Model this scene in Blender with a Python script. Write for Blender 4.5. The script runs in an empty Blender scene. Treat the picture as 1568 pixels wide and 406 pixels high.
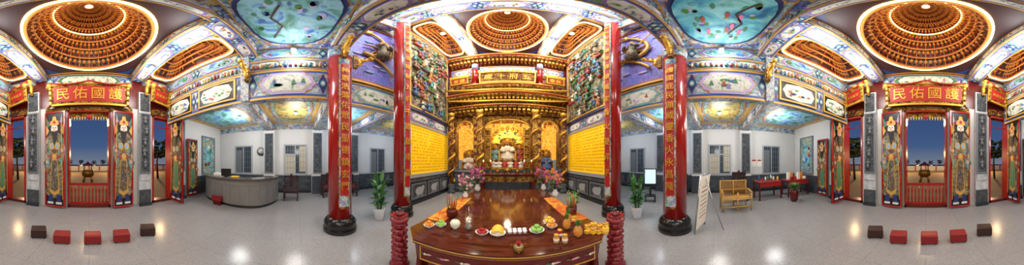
import bpy, math, random
from math import sin, cos, tan, pi, atan2, sqrt
from mathutils import Vector, Matrix
random.seed(7)
S=203.9; Y0=248.0; XC=777.0; H=1.6
# ---------------------------------------------------------------- materials
def lin(h):
    h=h.lstrip('#'); o=[]
    for i in (0,2,4):
        v=int(h[i:i+2],16)/255
        o.append(v/12.92 if v<=.04045 else ((v+.055)/1.055)**2.4)
    return (*o,1)
MATS={}
def newmat(n):
    m=bpy.data.materials.new(n); m.use_nodes=True
    MATS[n]=m
    return m, m.node_tree.nodes, m.node_tree.links, m.node_tree.nodes['Principled BSDF']
def M(n,col,rough=.5,metal=0,es=0,ecol=None,coat=0,noise=0,nscale=8,bump=0):
    m,N,L,b=newmat(n)
    b.inputs['Base Color'].default_value=lin(col)
    b.inputs['Roughness'].default_value=rough; b.inputs['Metallic'].default_value=metal
    b.inputs['Coat Weight'].default_value=coat
    if es:
        b.inputs['Emission Color'].default_value=lin(ecol or col); b.inputs['Emission Strength'].default_value=es
    if noise or bump:
        uv=N.new('ShaderNodeTexCoord'); t=N.new('ShaderNodeTexNoise'); t.inputs['Scale'].default_value=nscale; t.inputs['Detail'].default_value=6
        L.new(uv.outputs['Object'],t.inputs['Vector'])
        if noise:
            mx=N.new('ShaderNodeMix'); mx.data_type='RGBA'; mx.blend_type='MULTIPLY'
            r=N.new('ShaderNodeValToRGB'); r.color_ramp.elements[0].position=.3; r.color_ramp.elements[1].position=.7
            r.color_ramp.elements[0].color=(1-noise,1-noise,1-noise,1); r.color_ramp.elements[1].color=(1,1,1,1)
            L.new(t.outputs['Fac'],r.inputs['Fac'])
            mx.inputs[0].default_value=1; mx.inputs[6].default_value=lin(col); L.new(r.outputs['Color'],mx.inputs[7]); L.new(mx.outputs[2],b.inputs['Base Color'])
        if bump:
            bp=N.new('ShaderNodeBump'); bp.inputs['Strength'].default_value=bump; bp.inputs['Distance'].default_value=.02
            L.new(t.outputs['Fac'],bp.inputs['Height']); L.new(bp.outputs['Normal'],b.inputs['Normal'])
    return n
def PM(n,pal,scale=6,edge=None,ew=.06,dist=.3,rough=.5,bump=.3,metal=0,es=0):
    m,N,L,b=newmat(n)
    uv=N.new('ShaderNodeUVMap'); uv.uv_map='UVMap'
    nz=N.new('ShaderNodeTexNoise'); nz.inputs['Scale'].default_value=scale*.8; nz.inputs['Detail'].default_value=3
    L.new(uv.outputs['UV'],nz.inputs['Vector'])
    sc=N.new('ShaderNodeVectorMath'); sc.operation='SCALE'; sc.inputs['Scale'].default_value=dist
    L.new(nz.outputs['Color'],sc.inputs[0])
    ad=N.new('ShaderNodeVectorMath'); ad.operation='ADD'; L.new(uv.outputs['UV'],ad.inputs[0]); L.new(sc.outputs['Vector'],ad.inputs[1])
    v=N.new('ShaderNodeTexVoronoi'); v.voronoi_dimensions='2D'; v.inputs['Scale'].default_value=scale
    L.new(ad.outputs['Vector'],v.inputs['Vector'])
    sp=N.new('ShaderNodeSeparateColor'); L.new(v.outputs['Color'],sp.inputs['Color'])
    r=N.new('ShaderNodeValToRGB'); r.color_ramp.interpolation='CONSTANT'
    k=len(pal); el=r.color_ramp.elements
    while len(el)<k: el.new(.5)
    for i in range(k): el[i].position=i/k
    for i in range(k): el[i].color=lin(pal[i])
    L.new(sp.outputs['Red'],r.inputs['Fac'])
    mth=N.new('ShaderNodeMath'); mth.operation='MULTIPLY'; mth.inputs[1].default_value=22
    L.new(v.outputs['Distance'],mth.inputs[0])
    sn=N.new('ShaderNodeMath'); sn.operation='SINE'; L.new(mth.outputs[0],sn.inputs[0])
    mr=N.new('ShaderNodeMapRange'); mr.inputs['From Min'].default_value=-1; mr.inputs['To Min'].default_value=.6; mr.inputs['To Max'].default_value=1.15
    L.new(sn.outputs[0],mr.inputs['Value'])
    mx=N.new('ShaderNodeMix'); mx.data_type='RGBA'; mx.blend_type='MULTIPLY'; mx.inputs[0].default_value=1
    L.new(r.outputs['Color'],mx.inputs[6]); L.new(mr.outputs['Result'],mx.inputs[7]); out=mx.outputs[2]
    if edge:
        v2=N.new('ShaderNodeTexVoronoi'); v2.voronoi_dimensions='2D'; v2.feature='DISTANCE_TO_EDGE'; v2.inputs['Scale'].default_value=scale
        L.new(ad.outputs['Vector'],v2.inputs['Vector'])
        lt=N.new('ShaderNodeMath'); lt.operation='LESS_THAN'; lt.inputs[1].default_value=ew; L.new(v2.outputs['Distance'],lt.inputs[0])
        m2=N.new('ShaderNodeMix'); m2.data_type='RGBA'; L.new(lt.outputs[0],m2.inputs[0]); L.new(out,m2.inputs[6]); m2.inputs[7].default_value=lin(edge); out=m2.outputs[2]
    L.new(out,b.inputs['Base Color'])
    b.inputs['Roughness'].default_value=rough; b.inputs['Metallic'].default_value=metal
    if es: L.new(out,b.inputs['Emission Color']); b.inputs['Emission Strength'].default_value=es
    if bump:
        bp=N.new('ShaderNodeBump'); bp.inputs['Strength'].default_value=bump; bp.inputs['Distance'].default_value=.03
        L.new(v.outputs['Distance'],bp.inputs['Height']); L.new(bp.outputs['Normal'],b.inputs['Normal'])
    return n
def LM(n,stops,scale=2,det=6,rough=.5,stretch=(1,1,1)):
    m,N,L,b=newmat(n)
    uv=N.new('ShaderNodeUVMap'); uv.uv_map='UVMap'; mp=N.new('ShaderNodeMapping'); mp.inputs['Scale'].default_value=stretch
    L.new(uv.outputs['UV'],mp.inputs['Vector'])
    t=N.new('ShaderNodeTexNoise'); t.inputs['Scale'].default_value=scale; t.inputs['Detail'].default_value=det; t.inputs['Distortion'].default_value=.6
    L.new(mp.outputs['Vector'],t.inputs['Vector'])
    r=N.new('ShaderNodeValToRGB'); el=r.color_ramp.elements; k=len(stops)
    while len(el)<k: el.new(.5)
    for i in range(k): el[i].position=.3+.4*i/(k-1)
    for i in range(k): el[i].color=lin(stops[i])
    L.new(t.outputs['Fac'],r.inputs['Fac']); L.new(r.outputs['Color'],b.inputs['Base Color']); b.inputs['Roughness'].default_value=rough
    return n
M('red',"#a31812",.18,coat=.4); M('redmat','#a81c16',.5); M('dred','#5a120e',.3); M('darkwood','#351718',.45); M('blackstone','#1b1c1e',.15)
M('gold','#dda83c',.4,.45); M('goldp','#cfa24a',.45,.15); M('brass','#9a7c3c',.3,.9); M('white','#d9d6cf',.6); M('wallwhite','#d0d0ce',.7,noise=.05,nscale=2)
M('domegold','#d08a3a',.45,.15); M('domered','#96301a',.45)
M('cream','#dcd6c4',.5); M('black','#100f10',.35); M('grey','#6f7378',.4); M('lgrey','#a0a4a8',.5); M('skin','#d0a080',.5); M('pink','#cf6a9c',.5)
M('blue','#35569e',.45); M('lblue','#7aa6ca',.45); M('navy','#28346a',.45); M('green','#427c5a',.5); M('lgreen','#8fbf5a',.45); M('purple','#8276be',.5); M('lilac','#b0a4d2',.5)
M('turq','#62a2a8',.5); M('orange','#e08a2a',.45); M('yellow','#f0c33a',.45); M('leaf','#24642c',.35); M('leaf2','#4a8034',.4); M('violet','#a02a7c',.5); M('bamboo','#c69a4e',.4)
M('mred','#9a4034',.5); M('mor','#b8804c',.5); M('mblue','#4a6a9a',.5)
M('brown','#3b211b',.5,noise=.3,nscale=20); M('stool','#8f1a1c',.45,noise=.2,nscale=20); M('paper','#ece8dc',.7); M('glassdark','#3a444e',.1); M('blind','#b8b09c',.6,es=.08,ecol='#c9b88a')
M('neon','#fff0c0',.4,es=3.6,ecol='#ffdd88'); M('bulb','#ffffff',.4,es=14,ecol='#f4f8ff'); M('bulbw','#ffffff',.4,es=6,ecol='#ffd890')
M('wainscot','#484d53',.25,noise=.35,nscale=6); M('skirt','#25282b',.25); M('porcelain','#e9edf0',.2); M('screen','#c8e0ea',.3,es=.8,ecol='#b8dce8'); M('board','#e9eaec',.3)
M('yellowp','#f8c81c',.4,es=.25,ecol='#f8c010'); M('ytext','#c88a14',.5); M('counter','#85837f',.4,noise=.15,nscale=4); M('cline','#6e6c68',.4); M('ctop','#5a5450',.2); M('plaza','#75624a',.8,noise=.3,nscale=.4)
M('tree','#2c3a20',.8,noise=.4,nscale=3); M('orangelight','#ffb050',.5,es=8,ecol='#ff9a30'); M('nichelight','#ffd45a',.5,es=.9,ecol='#ffc040')
M('melon','#dfe6cf',.4); M('steel','#b8bcc0',.25,.9); M('ash','#b7b0a4',.9)
M('lanternred','#7c1420',.3,coat=.3)
PM('relief',['#56764e','#c0b696','#386662','#966a48','#ccc6b2','#664438','#a6823e','#40587a','#c0a868','#445444'],11,edge='#322c20',ew=.05,dist=.5,bump=.8)
PM('blueflor',['#3a5cb0','#7aa8d2','#c6d6e2','#3450a0','#5aa098','#bca868','#9cbcd8','#a06256','#5c78c8','#4668b8'],13,edge='#b8a678',ew=.045,dist=.3)
PM('lightflor',['#c4d4dc','#8ac0c8','#d0c8a8','#68a49c','#b0786a','#5472b8','#c8ccce','#80b0d0','#9c96cc'],12,edge='#988a60',ew=.04,dist=.35)
PM('tealflor',['#40948e','#86c0c0','#c4ccc2','#3e6cac','#b8a066','#50a280','#6c8ac8'],14,edge='#bcae80',ew=.05,dist=.3)
PM('purpflor',['#6a60c0','#7e74d0','#5a54b0','#6a6ac8','#5f6fc8'],5,edge='#9a94d4',ew=.03,dist=.8,bump=0)
PM('goldcarve',['#d89a2c','#8a5212','#e8b448','#5c300c','#f0c860','#b87820'],16,edge='#3a1c06',ew=.06,dist=.4,rough=.35,metal=.35,bump=1)  # dark cells and edges put crevice shade into the gold colour
PM('goldcarve2',['#bf8226','#7a4612','#d6a240','#54280e','#7a2412'],14,edge='#2e1606',ew=.07,dist=.4,rough=.4,metal=.25,bump=1)
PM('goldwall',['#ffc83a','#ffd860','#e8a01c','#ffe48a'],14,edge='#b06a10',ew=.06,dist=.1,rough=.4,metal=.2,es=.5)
PM('redgold',['#7a0f0c','#8f1a10','#c8902c','#5a0c08','#e0b050','#7a0f0c'],14,edge='#3a0805',ew=.05,dist=.4,bump=.6)
PM('stonecarve',['#6d7378','#53595e','#80868a','#40464b','#5c6268'],16,edge='#2c3034',ew=.07,dist=.5,rough=.5,bump=1)
PM('robe1',['#a8894a','#c9ac64','#3a5a4a','#7a3024','#b8b49c','#2f4a6a'],26,edge='#4a3410',ew=.07,dist=.3)
PM('robe2',['#80602e','#a88c4a','#6a2a20','#3a4e3a','#a8a08c','#44506a'],26,edge='#33220c',ew=.07,dist=.3)
PM('cloth',['#e0761a','#f09a2a','#d86010','#f0b840'],14,edge='#a84808',ew=.05,dist=.2)
PM('fret',['#3a50a4','#b8bcb8','#3a50a4','#469098','#b09a60'],26,edge='#c4c4b6',ew=.1,dist=0,bump=0)
LM('land1',['#2a5c42','#46806c','#6aa6aa','#8ec0d0','#4a80c0','#3460a8'],2.6)
LM('land2',['#1f5070','#2f7aa4','#50aabc','#8accd0','#46988a'],2.2)
LM('land3',['#6a8062','#b6beaa','#d4d6cc','#c4c4b4','#8c9c9c'],5)
LM('land4',['#3a3420','#7a6a34','#b89850','#66764a','#344830'],3)
LM('wood',['#2a100a','#4a1d13','#5c2a1e','#381510'],3,6,.09,(1,6,1))
LM('marbleb',['#9a9fa2','#b8bbbd','#c8c9ca'],6)
def floor_mat():
    m,N,L,b=newmat('terrazzo')
    tc=N.new('ShaderNodeTexCoord'); v=N.new('ShaderNodeTexNoise'); v.inputs['Scale'].default_value=75; v.inputs['Detail'].default_value=8; v.inputs['Roughness'].default_value=.75
    L.new(tc.outputs['Object'],v.inputs['Vector']); r=N.new('ShaderNodeValToRGB'); e=r.color_ramp.elements
    e[0].position=.34; e[0].color=lin('#77777a'); e[1].position=.66; e[1].color=lin('#a6a5a5'); L.new(v.outputs['Fac'],r.inputs['Fac'])
    bk=N.new('ShaderNodeTexBrick'); bk.offset=0; bk.inputs['Scale'].default_value=1; bk.inputs['Brick Width'].default_value=.8; bk.inputs['Row Height'].default_value=.8
    bk.inputs['Mortar Size'].default_value=.004; bk.inputs['Color1'].default_value=(1,1,1,1); bk.inputs['Color2'].default_value=(.97,.97,.97,1); bk.inputs['Mortar'].default_value=(.75,.75,.75,1)
    L.new(tc.outputs['Object'],bk.inputs['Vector'])
    mx=N.new('ShaderNodeMix'); mx.data_type='RGBA'; mx.blend_type='MULTIPLY'; mx.inputs[0].default_value=1
    L.new(r.outputs['Color'],mx.inputs[6]); L.new(bk.outputs['Color'],mx.inputs[7]); L.new(mx.outputs[2],b.inputs['Base Color'])
    b.inputs['Roughness'].default_value=.2
floor_mat()
# ---------------------------------------------------------------- mesh builder
def rot2(x,y,a): return x*cos(a)-y*sin(a), x*sin(a)+y*cos(a)
class MB:
    def __init__(s): s.v=[]; s.f=[]; s.m=[]; s.s=[]; s.ml=[]
    def mi(s,m):
        if m not in s.ml: s.ml.append(m)
        return s.ml.index(m)
    def add(s,vs,fs,m,sm=False):
        o=len(s.v); s.v+= [tuple(p) for p in vs]; k=s.mi(m)
        for f in fs: s.f.append([o+i for i in f]); s.m.append(k); s.s.append(sm)
    def obox(s,c,u,v,w,m):
        c=Vector(c);u=Vector(u);v=Vector(v);w=Vector(w)
        P=[c+a*u+b*v+d*w for d in(-1,1) for b in(-1,1) for a in(-1,1)]
        s.add(P,[(0,2,3,1),(4,5,7,6),(0,1,5,4),(2,6,7,3),(0,4,6,2),(1,3,7,5)],m)
    def box(s,x0,y0,z0,x1,y1,z1,m):
        s.obox(((x0+x1)/2,(y0+y1)/2,(z0+z1)/2),(abs(x1-x0)/2,0,0),(0,abs(y1-y0)/2,0),(0,0,abs(z1-z0)/2),m)
    def rbox(s,c,sx,sy,sz,a,m):
        s.obox(c,(cos(a)*sx/2,sin(a)*sx/2,0),(-sin(a)*sy/2,cos(a)*sy/2,0),(0,0,sz/2),m)
    def bbox(s,c,sx,sy,sz,a,m,bv=.01):
        X,Yy=sx/2,sy/2; vs=[]
        for z,k in((-sz/2,bv),(-sz/2+bv,0),(sz/2-bv,0),(sz/2,bv)):
            for x,y in((-X+k,-Yy+k),(X-k,-Yy+k),(X-k,Yy-k),(-X+k,Yy-k)):
                rx,ry=rot2(x,y,a); vs.append((c[0]+rx,c[1]+ry,c[2]+z))
        fs=[(3,2,1,0),(12,13,14,15)]
        for l in range(3):
            for i in range(4): j=(i+1)%4; fs.append((l*4+i,l*4+j,l*4+4+j,l*4+4+i))
        s.add(vs,fs,m)
    def lathe(s,prof,c,m,seg=24,sx=1,sy=1,sm=True,ax=None):
        vs=[];fs=[];n=len(prof)
        R=ax.to_track_quat('Z','Y').to_matrix() if ax is not None else None
        for r,z in prof:
            for i in range(seg):
                a=2*pi*i/seg; p=Vector((r*cos(a)*sx,r*sin(a)*sy,z))
                if R: p=R@p
                vs.append((c[0]+p.x,c[1]+p.y,c[2]+p.z))
        for k in range(n-1):
            for i in range(seg):
                j=(i+1)%seg; fs.append((k*seg+i,k*seg+j,(k+1)*seg+j,(k+1)*seg+i))
        if prof[0][0]>1e-4: fs.append(tuple(range(seg-1,-1,-1)))
        if prof[-1][0]>1e-4: fs.append(tuple((n-1)*seg+i for i in range(seg)))
        s.add(vs,fs,m,sm)
    def sph(s,c,r,m,seg=12,rings=8,rz=0):
        if not hasattr(r,'__len__'): r=(r,r,r)
        vs=[];fs=[]
        for k in range(rings+1):
            t=pi*k/rings
            for i in range(seg):
                a=2*pi*i/seg; x,y=rot2(r[0]*sin(t)*cos(a),r[1]*sin(t)*sin(a),rz)
                vs.append((c[0]+x,c[1]+y,c[2]-r[2]*cos(t)))
        for k in range(rings):
            for i in range(seg):
                j=(i+1)%seg; fs.append((k*seg+i,k*seg+j,(k+1)*seg+j,(k+1)*seg+i))
        s.add(vs,fs,m,True)
    def tube(s,pts,r,m,seg=8,closed=False):
        P=[Vector(p) for p in pts]; n=len(P); vs=[];fs=[]
        if not hasattr(r,'__len__'): r=[r]*n
        up0=None
        for k in range(n):
            if closed: t=P[(k+1)%n]-P[k-1]
            else: t=P[min(k+1,n-1)]-P[max(k-1,0)]
            t=t.normalized() if t.length>1e-8 else Vector((0,0,1))
            if up0 is None:
                up0=Vector((0,0,1)) if abs(t.z)<.9 else Vector((1,0,0))
            a=(up0-t*up0.dot(t)); a=a.normalized() if a.length>1e-6 else t.orthogonal().normalized(); up0=a
            b=t.cross(a)
            for i in range(seg):
                an=2*pi*i/seg; vs.append(P[k]+a*(r[k]*cos(an))+b*(r[k]*sin(an)))
        for k in range(n if closed else n-1):
            k2=(k+1)%n
            for i in range(seg):
                j=(i+1)%seg; fs.append((k*seg+i,k*seg+j,k2*seg+j,k2*seg+i))
        if not closed: fs.append(tuple(range(seg-1,-1,-1))); fs.append(tuple((n-1)*seg+i for i in range(seg)))
        s.add(vs,fs,m,True)
    def leaf(s,base,d,L,W,m,droop=.5,seg=6):
        d=Vector(d).normalized(); side=d.cross(Vector((0,0,1)))
        side=side.normalized() if side.length>1e-3 else Vector((1,0,0)); p=Vector(base); vs=[];fs=[]; cur=d.copy()
        for k in range(seg+1):
            t=k/seg; w=W*sin(pi*min(1,max(.03,t**.8*.97+.03)))*.5
            nn=side.cross(cur)
            vs+=[p-side*w+nn*w*.25,p,p+side*w+nn*w*.25]
            cur=(cur+Vector((0,0,-droop/seg))).normalized(); p=p+cur*(L/seg)
        for k in range(seg):
            o=k*3; fs+=[(o,o+1,o+4,o+3),(o+1,o+2,o+5,o+4)]
        s.add(vs,fs,m,True)
    def build(s,name,parent=None,origin='c'):
        V=[Vector(p) for p in s.v]
        mn=Vector([min(p[i] for p in V) for i in range(3)]); mxx=Vector([max(p[i] for p in V) for i in range(3)])
        c=Vector(((mn.x+mxx.x)/2,(mn.y+mxx.y)/2,mn.z))
        me=bpy.data.meshes.new(name); me.from_pydata([tuple(p-c) for p in V],[],s.f)
        for m in s.ml: me.materials.append(MATS[m])
        me.polygons.foreach_set('material_index',s.m); me.polygons.foreach_set('use_smooth',s.s)
        uvl=me.uv_layers.new(name='UVMap'); me.update()
        uvs=[0.0]*(len(me.loops)*2)
        for p in me.polygons:
            n=p.normal; ax=max(range(3),key=lambda i:abs(n[i])); a,b=((1,2),(0,2),(0,1))[ax]
            for li in p.loop_indices:
                q=V[me.loops[li].vertex_index]; uvs[2*li]=q[a]; uvs[2*li+1]=q[b]
        uvl.data.foreach_set('uv',uvs)
        o=bpy.data.objects.new(name,me); bpy.context.scene.collection.objects.link(o)
        if parent: o.parent=parent; o.location=c-parent.location
        else: o.location=c
        return o
class Pl:
    def __init__(s,mb,o,u,v): s.mb=mb; s.o=Vector(o); s.u=Vector(u).normalized(); s.v=Vector(v).normalized(); s.n=s.u.cross(s.v)
    def pt(s,a,b,d=0): return s.o+s.u*a+s.v*b+s.n*d
    def poly(s,pts,m,d=.01,base=None):
        n=len(pts); b0=d-.012 if base is None else base
        vs=[s.pt(a,b,d) for a,b in pts]+[s.pt(a,b,b0) for a,b in pts]
        fs=[tuple(range(n))]+[(i,i+n,(i+1)%n+n,(i+1)%n) for i in range(n)]
        s.mb.add(vs,fs,m)
    def rect(s,a0,b0,a1,b1,m,d=.01,base=None): s.poly([(a0,b0),(a1,b0),(a1,b1),(a0,b1)],m,d,base)
    def ell(s,a,b,ra,rb,m,d=.01,seg=20,base=None,p=2):
        s.poly([(a+ra*math.copysign(abs(cos(t))**(2/p),cos(t)),b+rb*math.copysign(abs(sin(t))**(2/p),sin(t))) for t in [2*pi*i/seg for i in range(seg)]],m,d,base)
    def line(s,pts,w,m,d=.01):
        for (a0,b0),(a1,b1) in zip(pts[:-1],pts[1:]):
            L=sqrt((a1-a0)**2+(b1-b0)**2) or 1; x,y=-(b1-b0)/L*w/2,(a1-a0)/L*w/2
            s.poly([(a0-x,b0-y),(a1-x,b1-y),(a1+x,b1+y),(a0+x,b0+y)],m,d)
    def cart(s,a,b,w,h,m,d=.01):
        k=min(w*.35,h*.9); q=[(w,0),(w-k*.35,h*.35),(w-k*.45,h*.6),(w-k,h*.72),(w-k*1.2,h)]
        full=q+[(-x,y) for x,y in reversed(q)]+[(-x,-y) for x,y in q[1:]]+[(x,-y) for x,y in reversed(q[1:])]
        s.poly([(a+x,b+y) for x,y in full],m,d)
    def frame(s,a0,b0,a1,b1,w,m,d=.03):
        s.rect(a0,b0,a1,b0+w,m,d,0); s.rect(a0,b1-w,a1,b1,m,d,0); s.rect(a0,b0+w,a0+w,b1-w,m,d,0); s.rect(a1-w,b0+w,a1,b1-w,m,d,0)
def beamdecor(pl,a0,b0,a1,b1,n,bg='blueflor',inner='land3',rim='purple',d=.01):
    pl.rect(a0,b0,a1,b1,bg,d); h=b1-b0
    for e in (b0,b1-h*.06): pl.rect(a0,e,a1,e+h*.06,'goldp',d+.01)
    for e in (b0+h*.07,b1-h*.13): pl.rect(a0,e,a1,e+h*.06,'blue',d+.006)
    W=(a1-a0)/n
    for i in range(n):
        c=a0+W*(i+.5); bm=(b0+b1)/2
        pl.cart(c,bm,W*.37,h*.39,'goldp',d+.006); pl.cart(c,bm,W*.36,h*.37,rim,d+.01); pl.cart(c,bm,W*.315,h*.29,'cream',d+.016); pl.cart(c,bm,W*.30,h*.265,inner,d+.022)
        for sx in(-1,1):
            x=c+sx*W*.45; r=min(W*.06,h*.3)
            pl.poly([(x-r,bm),(x,bm-h*.36),(x+r,bm),(x,bm+h*.36)],'navy',d+.008); pl.ell(x,bm,r*.6,min(r*.9,h*.25),'turq',d+.016,12); pl.ell(x,bm,r*.3,min(r*.45,h*.12),'cream',d+.02,10)
        for k in range(7):
            fx=c+random.uniform(-.22,.22)*W; fy=bm+random.uniform(-.15,.08)*h
            col=random.choice(['mred','green','mblue','mor','purple','white','turq']); q=h*.06
            if k<4: pl.poly([(fx-q,fy-q*1.5),(fx+q,fy-q*1.5),(fx+q*.4,fy+q),(fx-q*.4,fy+q)],col,d+.03); pl.ell(fx,fy+q*1.3,q*.4,q*.5,'skin',d+.032,8)
            else: pl.ell(fx,fy,q*2,q*.9,random.choice(['green','leaf2','mblue','lilac']),d+.026,10)
def text(parent,sx,o,u,v,size,mat,step=0,dirv=None):
    u=Vector(u).normalized(); v=Vector(v).normalized(); n=u.cross(v)
    for i,ch in enumerate(sx):
        c=bpy.data.curves.new('character_%d'%i,'FONT'); c.body=ch; c.size=size; c.align_x='CENTER'; c.align_y='CENTER'; c.extrude=.006
        c.materials.append(MATS[mat]); ob=bpy.data.objects.new('character_%d'%i,c); bpy.context.scene.collection.objects.link(ob)
        p=Vector(o)+(Vector(dirv)*step*i if dirv else Vector((0,0,0)))
        mt=Matrix((( *u,),( *v,),( *n,))).transposed().to_4x4(); ob.parent=parent
        mt.translation=p-parent.location; ob.matrix_local=mt
def az(px): return (px-XC)/S
# ---------------------------------------------------------------- shell
YD=-4.5; YB=6.7; XN=3.2; XA=6.8; ZE=5.1; ZN=8.7; ZA=3.6
m=MB(); m.box(-XA-.2,YD-.3,-.1,XA+.2,YB+3,0,'terrazzo'); m.build('floor')
def side(sx,nm):
    m=MB(); x0,x1=(sx*XA,sx*(XA+.2)); m.box(min(x0,x1),YD-.3,0,max(x0,x1),YB+.2,ZA,'wallwhite')
    m.build('wall_'+nm)
    m=MB(); pl=Pl(m,(sx*XA,0,0),(0,1 if sx<0 else -1,0),(0,0,1))
    a0,a1=(YD+.02,YB-.02) if sx<0 else (-YB+.02,-YD-.02)
    pl.rect(a0,0,a1,.92,'wainscot',.03,0); pl.rect(a0,.9,a1,.96,'lgrey',.05,0); pl.rect(a0,0,a1,.14,'skirt',.05,0)
    k=a0+.3
    while k<a1-.8: pl.rect(k,.25,k+.75,.8,'stonecarve',.045,0); k+=1.0
    pl.rect(a0,3.3,a1,3.6,'lightflor',.03,0)
    m.build('baseboard_'+nm)
side(-1,'left'); side(1,'right')
def window(sx,yc,w,z0,z1,i,kind):
    m=MB(); pl=Pl(m,(sx*XA,yc,0),(0,1 if sx<0 else -1,0),(0,0,1))
    pl.rect(-w/2,z0,w/2,z1,'glassdark',.02,0)
    pl.frame(-w/2-.05,z0-.05,w/2+.05,z1+.05,.07,'lgrey',.06)
    pl.rect(-.025,z0,.025,z1,'lgrey',.05,0)
    if kind:
        pl.rect(-w/2,z0,-.03,z1-.45,'blind',.03,0); pl.rect(.2,z0+.1,w/2,z1-.05,'blind',.03,0)
        pl.rect(-w/2,z0+.66*(z1-z0),w/2,z0+.70*(z1-z0),'lgrey',.055,0)
    else:
        pl.rect(-w/2+.05,z0+.05,-.1,z1-.2,'grey',.03,0)
    for k in range(1,8): pl.rect(-w/2+w*k/8,z0,-w/2+w*k/8+.014,z1,'grey',.045,0)
    for k in range(1,5): pl.rect(-w/2,z0+(z1-z0)*k/5,w/2,z0+(z1-z0)*k/5+.014,'grey',.043,0)
    m.build('window_%d'%i)
i=1
for sx in(-1,1):
    for yc,w,z0,z1,kd in((-2.95,.95,1.0,2.45,0),(-.15,1.05,1.0,2.45,1),(4.6,1.0,.95,2.4,0)):
        window(sx,yc,w,z0,z1,i,kd); i+=1
for sx in(-1,1):
    for yc in(-1.45,.95,2.9):
        m=MB(); xa,xb=sorted((sx*(XA-.3),sx*(XA-.005))); m.box(xa,yc-.28,0,xb,yc+.28,3.19,'wallwhite')
        pl=Pl(m,(sx*(XA-.3),yc,0),(0,1 if sx<0 else -1,0),(0,0,1))
        pl.rect(-.18,1.1,.18,3.0,'stonecarve',.03,0); pl.frame(-.22,1.05,.22,3.05,.04,'grey',.045); pl.rect(-.28,0,.28,.9,'wainscot',.03,0)
        m.build('stone_pilaster')
for sx,nm in((-1,'left'),(1,'right')):
    m=MB(); x0,x1=sorted((sx*3.2,sx*(XA+.2))); m.box(x0,YD,ZA,x1,YB+.2,ZA+.1,'cream')
    pl=Pl(m,(0,0,ZA),(1,0,0),(0,-1,0))
    for (ya,yb,mt) in((-4.4,-1.7,'land1'),(-1.2,.7,'land4'),(1.2,2.7,'land1'),(3.1,6.5,'land4')):
        xa,xb=sorted((sx*3.25,sx*6.6))
        pl.rect(xa,-yb,xb,-ya,'lightflor',.01); pl.frame(xa,-yb,xb,-ya,.12,'goldp',.03)
        cx=(xa+xb)/2; cy=-(ya+yb)/2; pl.ell(cx,cy,(xb-xa)*.42,(yb-ya)*.42,'mor',.03,8,p=3); pl.ell(cx,cy,(xb-xa)*.39,(yb-ya)*.39,'tealflor',.04,8,p=3); pl.ell(cx,cy,(xb-xa)*.33,(yb-ya)*.32,mt,.05,8,p=3)
    m.build('ceiling_aisle_'+nm)
    for k,yb in enumerate((-1.45,.95,2.9)):
        m=MB(); xa,xb=sorted((sx*3.22,sx*(XA-.02))); m.box(xa,yb-.15,3.2,xb,yb+.15,ZA-.01,'lightflor')
        pl=Pl(m,(0,yb-.15,0),(1,0,0),(0,0,1)); beamdecor(pl,xa+.02,3.2,xb-.02,3.58,3,'tealflor','land3','purple')
        pl=Pl(m,(0,yb+.15,0),(-1,0,0),(0,0,1)); beamdecor(pl,-xb+.02,3.2,-xa-.02,3.58,3,'tealflor','land3','purple')
        m.build('trim_aisle_beam')
for sx,nm in((-1,'back_left'),(1,'back_right')):
    m=MB(); x0,x1=sorted((sx*3.4,sx*XA)); m.box(x0,YB,0,x1,YB+.2,ZA,'wallwhite'); pl=Pl(m,(0,YB,0),(1,0,0),(0,0,1)); pl.rect(x0,0,x1,.92,'wainscot',.03,0); m.build('wall_'+nm)
# entry hall beams (x=+-3)
for sx,nm in((-1,'left'),(1,'right')):
    m=MB(); x0,x1=sorted((sx*3.0,sx*3.2)); m.box(x0,YD,3.16,x1,.9,ZE+.1,'lightflor')
    u=(0,1 if sx<0 else -1,0); pl=Pl(m,(sx*3.0,0,0),u,(0,0,1)); f=1 if sx<0 else -1
    for ya,yb,n in((-4.45,-1.35,2),(-1.15,.65,1)):
        a,b=sorted((f*ya,f*yb))
        beamdecor(pl,a,3.16,b,4.1,n,'lightflor','land3','lilac'); beamdecor(pl,a,4.13,b,4.5,n*2,'blueflor','land3','green'); beamdecor(pl,a,4.52,b,ZE,n,'tealflor','land1','purple')
        if n==2:
            for q in range(2):
                c=a+(b-a)*(q+.5)/2; pl.rect(c-.62,3.28,c+.62,3.98,'black',.045); pl.frame(c-.62,3.28,c+.62,3.98,.05,'goldp',.06); pl.ell(c,3.63,.53,.28,'land3',.055,8,p=3)
                for k in range(10): pl.ell(c+random.uniform(-.42,.42),3.6+random.uniform(-.16,.14),random.uniform(.03,.09),.035,random.choice(['green','mblue','mred','leaf2','mor']),.062,10)
        k=a+.1
        while k<b-.1:
            col=random.choice(['mred','green','mblue','goldp','white','mor'])
            q=pl.pt(k,4.2,.05); m.lathe([(.035,0),(.028,.08),(.02,.12)],q,col,7); m.sph((q.x,q.y,q.z+.145),.024,'skin',7,5); k+=.11
    a=f*-1.25; pl.rect(a-.1,3.16,a+.1,ZE,'fret',.08,0)
    m.build('trim_painted_beam_'+nm)
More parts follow.
